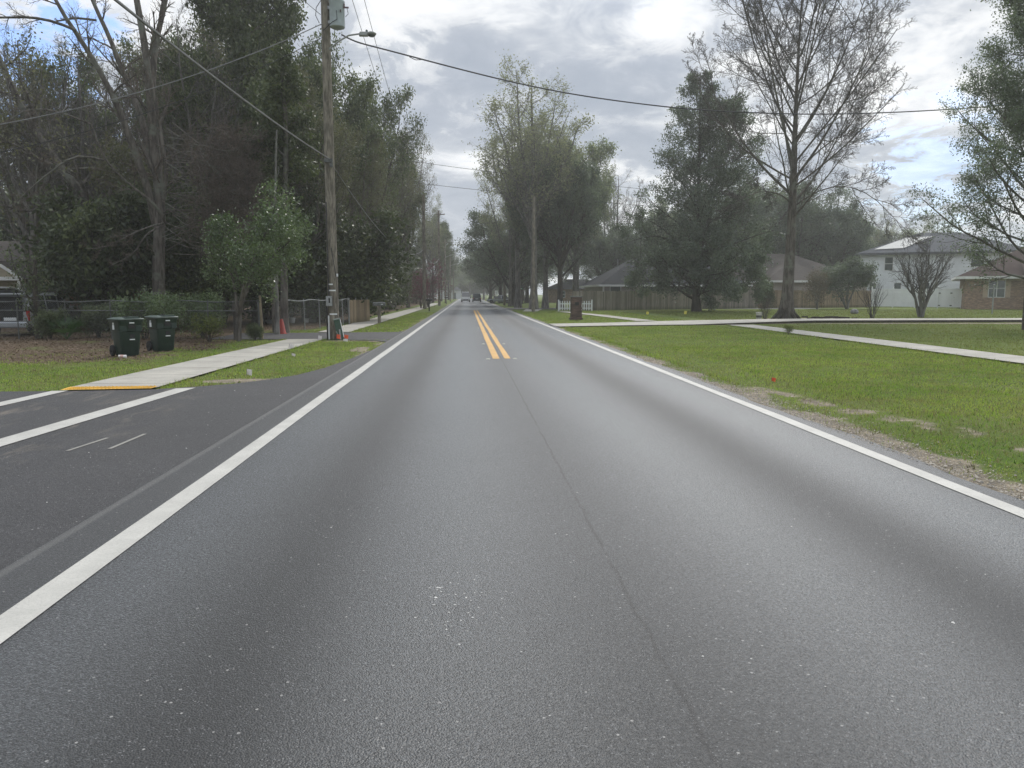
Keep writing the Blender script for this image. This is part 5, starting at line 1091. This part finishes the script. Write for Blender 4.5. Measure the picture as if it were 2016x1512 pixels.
def minivan():
    t = thing('minivan', 'white minivan with its tailgate raised, parked in the left yard', 'minivan', (-18.05, 31.2, 0), R_(2))
    w = .93
    body = [(.05, .35, w-.08), (0, .55, w), (.03, .95, w), (4.6, .95, w-.03), (4.75, .7, w-.1), (4.7, .35, w-.15)]
    vs, fs = prism_x(body, 0); MB().add(vs, fs).build('body', M['van_white_shaded'], t, bevel=.05)
    # upper shell: roof, pillars as frame around glass
    top = [(.12, .96, w-.03), (.42, 1.66, w-.16), (2.9, 1.72, w-.18), (4.0, .97, w-.06)]
    vs, fs = prism_x(top, 0); MB().add(vs, fs).build('roof', M['van_white_shaded'], t, bevel=.06)
    for s in (-1, 1):
        q = lambda y, z, e=.008: (s*(w-.045-(z-.96)*.185+e+.015), y, z)
        for a in ([(.45, 1.03), (.62, 1.56), (1.55, 1.6), (1.55, 1.03)], [(1.65, 1.03), (1.65, 1.6), (2.55, 1.6), (2.55, 1.03)], [(2.65, 1.03), (2.65, 1.58), (2.9, 1.58), (3.6, 1.05)]):
            MB().add([q(*b) for b in a], [(0, 1, 2, 3)]).build('side_window', M['glass'], t)
        MB().box((s*(w-.04), .08, .82), (.1, .12, .42)).build('taillight', M['redlamp'], t, bevel=.02)
        MB().box((s*(w+.1), 3.4, 1.08), (.18, .1, .14)).build('mirror', M['van_white_shaded'], t, bevel=.02)
        MB().b3(s*(w+.004)-.004, s*(w+.004)+.004, 1.55, 1.57, .45, .94).build('door_seam', M['interior'], t)
    MB().b3(-.72, .72, -.02, .05, .62, 1.55).build('cargo_opening', M['interior'], t)
    MB().b3(-.6, -.1, -.06, -.01, .62, .8).build('grocery_bag', M['cone'], t); MB().b3(.05, .5, -.06, -.01, .62, .74).build('cargo_bag', M['label_white'], t)
    MB().b3(-w, w, -.12, .02, .34, .58).build('bumper', M['carsilver'], t, bevel=.05)
    g = MB().add([(-.78, .42, 1.68), (.78, .42, 1.68), (.74, -.62, 1.86), (-.74, -.62, 1.86), (-.78, .42, 1.73), (.78, .42, 1.73), (.74, -.62, 1.93), (-.74, -.62, 1.93)], [(3, 2, 1, 0), (4, 5, 6, 7), (0, 1, 5, 4), (1, 2, 6, 5), (2, 3, 7, 6), (3, 0, 4, 7)]).build('tailgate', M['van_white_shaded'], t, bevel=.02)
    MB().add([(-.65, .3, 1.69), (.65, .3, 1.69), (.62, -.45, 1.815), (-.62, -.45, 1.815)], [(3, 2, 1, 0)]).build('rear_window', M['glass'], g)
    for s in (-1, 1): MB().tube([(s*.72, .12, 1.2), (s*.7, -.35, 1.78)], .012, 5).build('gas_strut', M['black'], t)
    MB().tube([(-.7, .6, 1.72), (-.7, 2.6, 1.76)], .02, 5).tube([(.7, .6, 1.72), (.7, 2.6, 1.76)], .02, 5).build('roof_rack', M['black'], t)
    for s in (-1, 1):
        for y in (.85, 3.75): wheel(t, s*(w-.1), y)
minivan()
def car(x, y, rz, paint, lab, kind='suv', name='car', cat='car', front=False):
    t = thing(name, lab, cat, (x, y, 0), rz); w = .9; h = {'suv': 1.75, 'van': 2.05, 'sedan': 1.45}[kind]; hb = .55*h
    body = [(.05, .32, w-.08), (0, .5, w), (.03, hb, w), (4.4, hb-.06, w-.04), (4.6, .6, w-.12), (4.55, .3, w-.15)]
    vs, fs = prism_x(body, 0); MB().add(vs, fs).build('body', M[paint], t, bevel=.06)
    y0, y1, y2, y3 = {'suv': (.1, .4, 2.5, 3.4), 'van': (.06, .2, 3.0, 3.9), 'sedan': (.6, 1.3, 2.4, 3.4)}[kind]
    vs, fs = prism_x([(y0, hb, w-.05), (y1, h-.05, w-.2), (y2, h, w-.2), (y3, hb, w-.08)], 0); MB().add(vs, fs).build('cabin', M['glass'], t, bevel=.04)
    vs, fs = prism_x([(y1-.05, h-.06, w-.17), (y1, h+.02, w-.2), (y2, h+.03, w-.2), (y2+.1, h-.03, w-.17)], 0); MB().add(vs, fs).build('roof', M[paint], t, bevel=.03)
    for s in (-1, 1):
        MB().box((s*(w-.16), .02, hb-.16), (.2, .08, .2)).build('taillight', M['redlamp'], t); MB().box((s*(w-.25), 4.57, .62), (.26, .1, .14)).build('headlight', M['label_white'], t)
        MB().box((s*(w+.08), y3-.35, hb+.08), (.16, .08, .12)).build('mirror', M[paint], t)
        for yy in (.8, 3.7): wheel(t, s*(w-.1), yy)
    MB().b3(-.26, .26, -.02, .03, .62, .74).build('licence_plate', M['label_white'], t); MB().b3(-w+.05, w-.05, -.08, .04, .3, .48).build('bumper', M['black'], t)
    MB().b3(-.55, .55, 4.56, 4.63, .42, .6).build('grille', M['black'], t)
    for yb in {'suv': (1.4, 2.4), 'van': (1.6,), 'sedan': (1.9,)}[kind]:
        for s in (-1, 1): MB().box((s*(w-.1), yb, (hb+h)/2), (.05, .07, h-hb-.06), ry=-s*R_(14)).build('pillar', M[paint], t)
car(-.25, 163, math.pi, 'carwhite', 'white van coming down the far road in the left lane', 'van', 'van', 'van')
car(2.05, 158, 0, 'cardark', 'dark grey car driving away on the far road in the right lane', 'suv')
car(8.2, 139, math.pi/2-.25+math.pi/2*0, 'carsilver', 'silver sedan parked beside the right roadside trees', 'sedan')
car(-7.5, 205, math.pi/2, 'carwhite', 'white car parked far off beside the left sidewalk', 'sedan')

# ------------------------------------------------------------------ houses
def hip(x0, x1, y0, y1, z, h, rx0, rx1, th=.16):
    ym = (y0+y1)/2
    vs = [(x0, y0, z), (x1, y0, z), (x1, y1, z), (x0, y1, z), (rx0, ym, h), (rx1, ym, h)]
    fs = [(0, 1, 5, 4), (1, 2, 5), (2, 3, 4, 5), (3, 0, 4), (3, 2, 1, 0)]
    return vs, fs
def fascia(mb, x0, x1, y0, y1, z, d=.2, t=.05):
    mb.b3(x0, x1, y0-t, y0, z-d, z+.02).b3(x0, x1, y1, y1+t, z-d, z+.02).b3(x0-t, x0, y0-t, y1+t, z-d, z+.021).b3(x1, x1+t, y0-t, y1+t, z-d, z+.021); return mb
def window(t, x, y, z, w, h, shutters=False, cols=1, mullion=True):
    f = MB(); e = .07
    f.b3(x-w/2-e, x+w/2+e, y-.06, y, z-e, z).b3(x-w/2-e, x+w/2+e, y-.06, y, z+h, z+h+e).b3(x-w/2-e, x-w/2, y-.06, y, z, z+h).b3(x+w/2, x+w/2+e, y-.06, y, z, z+h)
    if mullion: f.b3(x-w/2, x+w/2, y-.05, y-.001, z+h/2-.03, z+h/2+.03)
    if cols == 2: f.b3(x-.04, x+.04, y-.055, y-.001, z, z+h)
    o = f.build('window', M['trim_white'], t); MB().b3(x-w/2, x+w/2, y-.025, y+.02, z, z+h).build('pane', M['winglass'], o)
    if shutters:
        for s in (-1, 1): MB().b3(x+s*(w/2+e+.25)-.22, x+s*(w/2+e+.25)+.22, y-.05, y, z-e, z+h+e).build('shutter', M['trim_tan'], t)
# dark hip roofed house
def house_a():
    x0, y0 = 15.6, 91.; W, D = 18.5, 16.
    t = thing('house', 'tan house with a dark grey hip roof behind the board fence', 'house', (x0, y0, 0)); z = 2.75
    MB().b3(.6, W-.6, .6, D-.6, 0, z-.02).build('wall', M['siding_tan'], t)
    vs, fs = hip(0, W, 0, D, z, 6.9, 7.0, 11.6); MB().add(vs, fs).build('roof', M['roof_dark'], t)
    fascia(MB(), 0, W, 0, D, z-.01).build('fascia', M['trim_white'], t)
    for x, w in ((2.1, 1.2), (6.4, 2.2)): window(t, x, .6, 1.2, w, 1.35, cols=1)
    MB().b3(.55, .75, .52, .6, 0, 2.6).build('corner_trim', M['trim_white'], t)
    MB().b3(8.9, 15.5, .52, .6, .5, 2.55).build('porch_screen', M['black'], t)
    MB().tube([(3.2, 5, 4.6), (3.2, 5, 6.)], .05, 6).build('vent_pipe', M['galv'], t)
house_a()
def house_b():
    x0, y0 = 35.6, 97.5; W, D = 17, 13
    t = thing('house', 'tan house with a brown grey shingle roof behind the big bare trunk', 'house', (x0, y0, 0)); z = 3.3
    MB().b3(.6, W-.6, .6, D-.6, 0, z-.02).build('wall', M['siding_tan'], t)
    vs, fs = hip(-1.5, W, 0, D, z, 7.1, 1.5, 8.6); MB().add(vs, fs).build('roof', M['roof_brown'], t)
    fascia(MB(), -1.5, W, 0, D, z-.01).build('fascia', M['trim_white'], t)
    wg = MB().b3(2.2, 10.2, -2.4, .6, 0, z-.04).build('wing_wall', M['siding_tan'], t)
    MB().add([(1.6, -3, z+.02), (10.8, -3, z+.02), (10.8, 3.2, z+.02), (1.6, 3.2, z+.02), (6.2, 1., 5.9), (6.2, 4.5, 6.0)], [(0, 1, 4), (1, 2, 5, 4), (3, 0, 4, 5)]).build('wing_roof', M['roof_brown'], t)
    MB().b3(1.55, 10.85, -3.06, -3.0, z-.2, z+.03).build('wing_fascia', M['trim_white'], t); MB().b3(2.15, 2.35, -2.46, -2.4, 0, z-.1).build('corner_trim', M['trim_white'], t)
    for k, (a, b) in enumerate(((2.8, 4.6), (4.2, 5.2), (9.2, 4.7))): MB().lathe([(.1, 0), (.1, .25), (.16, .27), (.02, .34)], (a, .6+1.1*k % 2, b+.25), 8).build('roof_vent', M['galv_dark'], t)
    window(t, 14, .6, 1.2, 1.2, 1.4)
house_b()
def house_c():
    x0, y0 = 53.5, 103.; W, D = 19.5, 13.; z = 7.1
    t = thing('house', 'white two storey house with lap siding and a grey roof behind the vinyl fence', 'house', (x0, y0, 0), R_(-27))
    MB().b3(0, W, 0, D, 0, z).build('wall', M['siding_white'], t)
    vs, fs = hip(-.6, W+.6, -.6, D+.6, z, 10.1, 7.4, 12.); MB().add(vs, fs).build('roof', M['roof_grey'], t)
    fascia(MB(), -.6, W+.6, -.6, D+.6, z+.03, .28).build('gutter', M['roof_grey'], t)
    # pale panel lying on the front slope (6.5 m wide, close to the hip)
    def sl(u, v):  # u along x, v 0..1 up slope
        y = -.6+v*(D/2+.6); return (u, y-.06, z+(10.1-z)*v+.09)
    MB().add([sl(1.6, .16), sl(5.2, .2), sl(9.0, .78), sl(5.6, .72)], [(0, 1, 2, 3)]).build('roof_panel', M['solar'], t)
    window(t, 3.5, 0, 4.85, .95, 1.7); window(t, 13.8, 0, 5.2, 1.4, 1.8); 
    for x, w in ((1.7, .75), (4.7, .8), (8.1, .75)): window(t, x, 0, 2.1, w, 1.0, mullion=False)
    MB().b3(5.85, 5.97, -.12, -.02, .2, z-.3).build('downspout', M['galv_dark'], t)
    MB().b3(-.04, .14, -.05, -.005, 0, z-.3).build('corner_trim', M['trim_white'], t)
house_c()
def house_d():
    x0, y0 = P(1897, 600, 82)[0], 82.; W, D = 18, 12; z = 3.55
    t = thing('house', 'low brick house with tan shutters at the right edge of the photo', 'house', (x0, y0, 0), R_(-31))
    MB().b3(0, W, 0, D, 0, z-.05).build('wall', M['brick'], t)
    MB().b3(-.02, W, -.05, -.002, z-.45, z-.06).build('frieze_board', M['trim_tan'], t)
    vs, fs = hip(-.9, W, -.9, D+.7, z, 7.3, 6.5, W-6); MB().add(vs, fs).build('roof', M['roof_red'], t)
    fascia(MB(), -.9, W, -.9, D+.7, z-.01, .26).build('fascia', M['trim_white'], t)
    window(t, 3.0, 0, 1.35, 1.45, 1.85, True, 2)
    pr = MB().b3(5.3, W, -2.6, -.95, z+.02, z+.32).build('porch_beam', M['trim_white'], t); MB().add([(5.1, -2.8, z+.33), (W, -2.8, z+.33), (W, 1.5, z+1.6), (5.1, 1.5, z+1.6)], [(0, 1, 2, 3)]).build('porch_roof', M['roof_red'], t)
    MB().b3(5.55, 5.75, -2.5, -2.3, 0, z).build('porch_post', M['trim_white'], t); MB().b3(6., 7., -.04, .01, 0, 2.2).build('door', M['greenbox'], t)
house_d()
# cream gabled house at left
def house_e():
    Y = 47.; x0 = P(0, 560, Y)[0]
    t = thing('house', 'cream house with a small white trimmed gable at the left edge', 'house', (x0, Y, 0))
    MB().b3(-7, 6.5, 0, 9, 0, 2.6).build('wall', M['siding_cream'], t)
    vs, fs = hip(-7.6, 7.1, -.5, 9.5, 2.62, 5., -3, 3); MB().add(vs, fs).build('roof', M['roof_brown'], t)
    gx0, gx1, gz, gp = -.45, 2.05, 2.62, 3.45; gm = (gx0+gx1)/2
    MB().add([(gx0, -1.6, gz), (gx1, -1.6, gz), (gm, -1.6, gp)], [(0, 1, 2)]).build('gable', M['siding_cream'], t)
    MB().add([(gx0-.2, -1.75, gz-.1), (gm, -1.75, gp+.08), (gm, 2, gp+.08), (gx0-.2, 2, gz-.1), (gx1+.2, -1.75, gz-.1), (gx1+.2, 2, gz-.1)], [(0, 1, 2, 3), (1, 4, 5, 2)]).build('gable_roof', M['roof_brown'], t)
    mb = MB()
    for s in (-1, 1):
        L = math.hypot(gm-gx0+.2, gp-gz+.18); mb.box((gm+s*(gm-gx0+.2)/2, -1.77, (gz-.1+gp+.08)/2-.05), (L, .05, .16), ry=s*math.atan2(gp-gz+.18, gm-gx0+.2))
    mb.b3(gx0, gx1, -1.66, -1.61, gz-.2, gz).build('gable_trim', M['trim_white'], t)
    for x in (gx0+.1, gx1-.1): MB().b3(x-.07, x+.07, -1.6, -1.46, 0, gz-.2).build('porch_post', M['trim_white'], t)
    window(t, 1.75, 0, .95, .9, 1.25, cols=2); MB().b3(1.0, 1.2, -.05, -.005, .9, 2.4).build('door_trim', M['trim_white'], t)
    MB().b3(.1, .95, -.04, .005, 0, 2.1).build('door', M['cream'], t)
house_e()
# far buildings
t = thing('house', 'far white building beside the left end of the road', 'house', (-10, 262, 0)); MB().b3(0, 8, 0, 6, 0, 3).build('wall', M['siding_white'], t); vs, fs = hip(-.4, 8.4, -.4, 6.4, 3.02, 4.6, 2.5, 5.5); MB().add(vs, fs).build('roof', M['roof_grey'], t); window(t, 3, 0, 1, 1.2, 1.3); MB().b3(5.4, 6.3, -.04, .01, 0, 2.1).build('door', M['greenbox'], t)
t = thing('house', 'low dark red house half hidden behind the roadside trees on the right', 'house', (16, 150, 0)); MB().b3(0, 12, 0, 8, 0, 2.6).build('wall', M['brick'], t); vs, fs = hip(-.5, 12.5, -.5, 8.5, 2.62, 4.6, 4, 8); MB().add(vs, fs).build('roof', M['roof_dark'], t); window(t, 2.4, 0, 1, 1.3, 1.2, cols=2); window(t, 6, 0, 1, 1.3, 1.2, cols=2)

# ------------------------------------------------------------------ right side fences
def board_fence(a, b, h, label, mat, boards_front=True, post_step=2.4, show_rails=False, hv=.03):
    ang = math.atan2(b[1]-a[1], b[0]-a[0]); L = math.hypot(b[0]-a[0], b[1]-a[1])
    t = thing('board_fence', label, 'fence', (a[0], a[1], 0), ang); rr = random.Random(int(L*10)); mb = MB(); n = int(L/.15)
    for k in range(n): hh = h+rr.uniform(-hv, hv); mb.box((k*.15+.07, 0, hh/2), (.138, .02, hh), ry=rr.uniform(-.006, .006))
    mb.build('boards', M[mat], t)
    side = -1 if show_rails else 1
    for z in (.35, h*.55, h-.12): MB().b3(0, L, *sorted((side*.012, side*.06)), z-.045, z+.045).build('rail', M[mat], t)
    k = 0
    while k*post_step < L: MB().b3(k*post_step-.05, k*post_step+.05, *sorted((side*.062, side*.16)), 0, h+.02).build('post', M[mat], t); k += 1
    if show_rails: MB().b3(0, L, -.08, .06, h+.03, h+.07).build('cap_board', M[mat], t)
board_fence((10.6, 76.2), (33.8, 88.5), 1.95, 'long weathered grey brown board fence in front of the dark roofed house', 'fence_wood')
board_fence((33.9, 88.4), (50.6, 94.3), 2.05, 'warmer brown board fence showing its rails, right of the magnolia', 'fence_warm', show_rails=True)
def vinyl():
    a, b = (50.8, 94.5), (57.9, 87.); b = (P(1893, 600, 86.5)[0], 86.5); ang = math.atan2(b[1]-a[1], b[0]-a[0]); L = math.hypot(b[0]-a[0], b[1]-a[1]); h = 2.35
    t = thing('vinyl_fence', 'tall white vinyl privacy fence with a gate beside the brick house', 'fence', (*a, 0), ang)
    n = 4; sp = L/n
    for k in range(n):
        gate = k == n-1
        p = MB(); x0, x1 = k*sp+.07, (k+1)*sp-.07
        m_ = int((x1-x0)/.18)
        for j in range(m_): w_ = (x1-x0)/m_; p.b3(x0+j*w_+.004, x0+(j+1)*w_-.004, -.02, .02, .25, h-.35)
        p = p.build('gate' if gate else 'panel', M['vinyl'], t)
        for z0, z1 in ((.12, .3), (h-.62, h-.5), (h-.2, h-.06)): MB().b3(x0, x1, -.035, .035, z0, z1).build('rail', M['vinyl'], p)
        q = MB().b3(x0, x1, -.015, .015, h-.5, h-.2).build('top_panel', M['vinyl'], p)
        if gate:
            for z in (.32, h-.58):
                for x in (x0+.1, (x0+x1)/2+.15): MB().box((x, -.05, z), (.22, .03, .1)).build('hinge', M['black'], p)
    for k in range(n+1):
        MB().b3(k*sp-.065, k*sp+.065, -.065, .065, 0, h).lathe([(.1, 0), (.1, .04), (.055, .08), (.05, .12), (.09, .17), (.085, .22), (.01, .29)], (k*sp, 0, h), 10).build('post', M['vinyl'], t)
vinyl()
def picket():
    x0, y0 = G(1096, 611); x0, y0 = x0-.2, 74.2; t = thing('picket_fence', 'short white picket fence behind the brick pillar', 'fence', (x0, y0, 0)); mb = MB()
    for k in range(14):
        if 6 < k < 7: continue
        x = k*.235; mb.b3(x-.05, x+.05, -.02, .0, .1, .95); mb.add([(x-.05, -.02, .951), (x+.05, -.02, .951), (x, -.02, 1.03), (x-.05, 0, .951), (x+.05, 0, .951), (x, 0, 1.03)], [(0, 1, 2), (5, 4, 3), (0, 2, 5, 3), (1, 4, 5, 2)])
    mb.build('pickets', M['vinyl'], t)
    for z in (.3, .72): MB().b3(-.1, 3.15, .002, .05, z-.04, z+.04).build('rail', M['vinyl'], t)
    for x in (-.12, 1.5, 3.12): MB().b3(x-.06, x+.06, .052, .15, 0, 1.12).build('post', M['vinyl'], t)
picket()
def pillar():
    x, y = G(1134, 630); t = thing('brick_pillar', 'dark brick mailbox pillar with a pale cap near the road', 'pillar', (x, y, 0)); w = .33
    MB().b3(-w-.06, w+.06, -w-.06, w+.06, -.02, .14).build('base', M['brick_dark'], t)
    mb = MB(); rr = random.Random(5); z = .142
    while z < 1.36:
        hh = rr.uniform(.07, .11); j = rr.uniform(-.012, .012); k = w+rr.uniform(-.012, .012)
        mb.b3(-k+j, k+j, -k, k, z, z+hh-.012); mb.b3(-w+.03, w-.03, -w+.03, w-.03, z+hh-.0125, z+hh-.0005); z += hh
    mb.build('shaft', M['brick_dark'], t); MB().b3(-w-.04, w+.04, -w-.04, w+.04, z+.002, z+.06).build('cap', M['stone'], t, bevel=.012)
    MB().b3(-.13, .13, -w-.03, -w+.02, .95, 1.14).build('mailbox_door', M['black'], t)
pillar()
x, y = G(1494, 629); t = thing('bucket', 'white plastic bucket with a dark label by the thick bare trunk', 'bucket', (x, y, 0)); t.scale = (1.25,)*3
MB().lathe([(.13, 0), (.155, .34), (.17, .345), (.17, .37), (.155, .375), (.15, .37)], k=18).build('pail', M['bucket'], t); MB().tube([(-.165, 0, .33), (-.15, -.12, .22), (0, -.18, .17), (.15, -.12, .22), (.165, 0, .33)], .006, 5).build('handle', M['galv'], t)
MB().lathe([(.145, .1), (.153, .22)], k=18, caps=False).build('label_band', M['galv_dark'], t)
x, y = G(1682, 618); o = MB().lathe([(.25, 0), (.33, .12), (.3, .28), (.16, .4), (.02, .43)], k=12).build('garden_stone', M['stone']); o.location = (x, y, 0); tag(o, 'round grey stone on the lawn below the small rounded tree', 'stone')
x, y = G(1633, 629); mb = MB(); rr = random.Random(2)
for k in range(26): mb.box((rr.gauss(0, .75), rr.gauss(0, .25), .06+rr.random()*.1), (rr.uniform(.3, .8), rr.uniform(.05, .12), rr.uniform(.05, .12)), rz=rr.uniform(-.5, .5))
o = mb.build('brush_pile', M['soil']); o.location = (x, y+.3, 0); tag(o, 'low dark heap of soil and sticks beside the concrete driveway', 'soil heap')
x, y = G(1953, 618); o = MB().lathe([(.055, 0), (.055, 2.35), (.065, 2.36), (.065, 2.44), (.01, 2.46)], k=10).build('pipe_post', M['galv']); o.location = (x, y, 0); tag(o, 'thin grey pipe post on the lawn in front of the brick house window', 'post')
x, y = G(1021, 600); 
o = MB().b3(-.09, .09, -.09, .09, 0, 1.1).build('marker_post', M['vinyl']); o.location = (9.0, 133, 0); tag(o, 'short white marker post in front of the silver sedan', 'post')
def sign(x, y, h, w, hh, face, lab, name='road_sign', z=None, text=None):
    t = thing(name, lab, 'sign', (x, y, 0)); MB().tube([(0, 0, -.1), (0, 0, h)], .035, 6).build('post', M['galv'], t); p = MB().b3(-w/2, w/2, -.06, -.04, h-hh-.05, h-.05).build('panel', M[face], t)
    return t, p
t, p = sign(7.8, 205, 2.6, .75, .95, 'label_white', 'white rectangular road sign far along the right side of the road')
for k in range(2): MB().b3(-.22, .22, -.066, -.061, 1.85+k*.3, 1.98+k*.3).build('lettering', M['black'], p)
t, p = sign(-4.2, 118, 2.3, .5, .6, 'label_white', 'small white road sign beside the third left pole'); MB().b3(-.15, .15, -.066, -.061, 1.85, 2.05).build('lettering', M['black'], p)
t, p = sign(P(1023, 570, 112)[0], 112, 2.6, 1.0, .22, 'sign_green', 'green street name sign on a thin post on the right corner'); MB().b3(-.35, .35, -.066, -.061, 2.4, 2.48).build('lettering', M['label_white'], p)

# ------------------------------------------------------------------ sky and sun
SUN_EL, SUN_AZ = R_(46), R_(20)          # azimuth measured from +Y towards +X
w = bpy.data.worlds.new('World'); scene.world = w; w.use_nodes = True; nt = w.node_tree; nt.nodes.clear(); g = N(nt)
out = g.new('ShaderNodeOutputWorld'); bg = g.new('ShaderNodeBackground'); g.l.new(bg.outputs[0], out.inputs[0]); bg.inputs[1].default_value = .1
sky = g.new('ShaderNodeTexSky'); sky.sky_type = 'NISHITA'; sky.sun_disc = False; sky.sun_elevation = SUN_EL; sky.sun_rotation = SUN_AZ; sky.dust_density = 1.5
d = g.new('ShaderNodeTexCoord').outputs['Generated']; xs = g.xyz(d)
zz = g.m('ADD', g.m('MAXIMUM', xs[2], 0.), .22); cv = g.new('ShaderNodeCombineXYZ')
g.put(cv.inputs[0], g.m('DIVIDE', xs[0], zz)); g.put(cv.inputs[1], g.m('DIVIDE', xs[1], zz)); cv.inputs[2].default_value = 3.7
pv = cv.outputs[0]
nA = g.noise(pv, 2.3, 8, .5, dist=.3); nB = g.noise(g.scalev(pv, (1.2, 1, 1)), 5.5, 9, .6, dist=.45); nC = g.noise(pv, .55, 3, .5)
br = g.m('ADD', g.m('MULTIPLY', nA, .65), g.m('MULTIPLY', nB, .35))
cl = g.ramp(br, [(.36, (3.9, 4.45, 5.35)), (.45, (4.6, 5.1, 5.95)), (.51, (5.7, 6.15, 6.85)), (.56, (7.9, 8.25, 8.75)), (.63, (10.8, 10.9, 11.))])
def spot(dirv, rad, soft):
    dv = g.new('ShaderNodeVectorMath', operation='DOT_PRODUCT'); g.put(dv.inputs[0], d); q = unit(np.array(dirv, float)); dv.inputs[1].default_value = q
    return g.sstep(g.m('ADD', dv.outputs['Value'], g.m('MULTIPLY', g.m('SUBTRACT', nB, .5), soft)), math.cos(rad*1.5), math.cos(rad*.35))
# brighter cloud toward the veiled sun and overhead
sd = (math.sin(SUN_AZ)*math.cos(SUN_EL), math.cos(SUN_AZ)*math.cos(SUN_EL), math.sin(SUN_EL))
dv = g.new('ShaderNodeVectorMath', operation='DOT_PRODUCT'); g.put(dv.inputs[0], d); dv.inputs[1].default_value = sd
glow = g.m('ADD', 1.0, g.m('MULTIPLY', g.sstep(dv.outputs['Value'], .84, 1.), .8))
up_ = g.m('MULTIPLY', glow, g.sstep(xs[2], .4, .75, 1., 1.75))
gr = g.new('ShaderNodeCombineXYZ')
for i in range(3): g.put(gr.inputs[i], up_)
cl = g.mix(1., cl, gr.outputs[0], 'MULTIPLY')
hot = None
for px_, py_, ra, am in ((985, 190, .05, .9), (1060, 60, .07, .5), (1235, 240, .055, .9), (1180, 200, .05, .6), (780, 130, .035, .8), (1420, 60, .06, .7), (1990, 60, .09, 1.), (1700, 400, .06, .6), (870, 20, .05, .6)):
    q_ = g.m('MULTIPLY', spot(ray(px_, py_), ra, .035), am); hot = q_ if hot is None else g.m('MAXIMUM', hot, q_)
cl = g.mix(g.m('MULTIPLY', g.m('MULTIPLY', hot, g.sstep(br, .4, .62)), .7), cl, (10., 10.1, 10.2))
blue = g.m('MAXIMUM', g.m('MULTIPLY', spot(ray(30, 75), .06, .03), .85), g.m('MULTIPLY', spot(ray(1870, 330), .05, .03), .35))
blue = g.m('MAXIMUM', blue, g.m('MULTIPLY', g.sstep(nC, .36, .3), .5))
skyb = g.mix(1., sky.outputs[0], (1.1, 1.5, 2.1), 'MULTIPLY')
g.put(bg.inputs[0], g.mix(blue, cl, skyb))
sl_ = bpy.data.lights.new('sun', 'SUN'); sl_.energy = 2.3; sl_.angle = R_(12); sl_.color = (1, .96, .9)
so = bpy.data.objects.new('sun', sl_); COL.objects.link(so); so.location = (20, 30, 60); so.rotation_euler = (math.pi/2-SUN_EL, 0, -SUN_AZ+math.pi)
scene.view_settings.view_transform = 'Standard'; scene.view_settings.look = 'None'; scene.view_settings.exposure = 0
scene.cycles.use_denoising = True
scene.cycles.max_bounces = 4; scene.cycles.diffuse_bounces = 2; scene.cycles.glossy_bounces = 2; scene.cycles.transmission_bounces = 3; scene.cycles.transparent_max_bounces = 4
scene.cycles.caustics_reflective = False; scene.cycles.caustics_refractive = False

# thin grey air over the street: haze volume added to imitate the glare veil
hm = bpy.data.materials.new('haze_air'); hm.use_nodes = True; hm.node_tree.nodes.clear(); hg = N(hm.node_tree)
ho = hg.new('ShaderNodeOutputMaterial'); hv = hg.new('ShaderNodeVolumeScatter'); hv.inputs['Color'].default_value = (.98, .985, .97, 1)
hv.inputs['Density'].default_value = .0008; hv.inputs['Anisotropy'].default_value = .4; hg.l.new(hv.outputs[0], ho.inputs['Volume'])
tag(MB().b3(-500, 500, -60, 520, -2, 45).build('sky', hm), kind='structure')  # box of added haze air around camera and street, not a backdrop
scene.cycles.volume_bounces = 1
scene.cycles.use_adaptive_sampling = True; scene.cycles.adaptive_threshold = .02
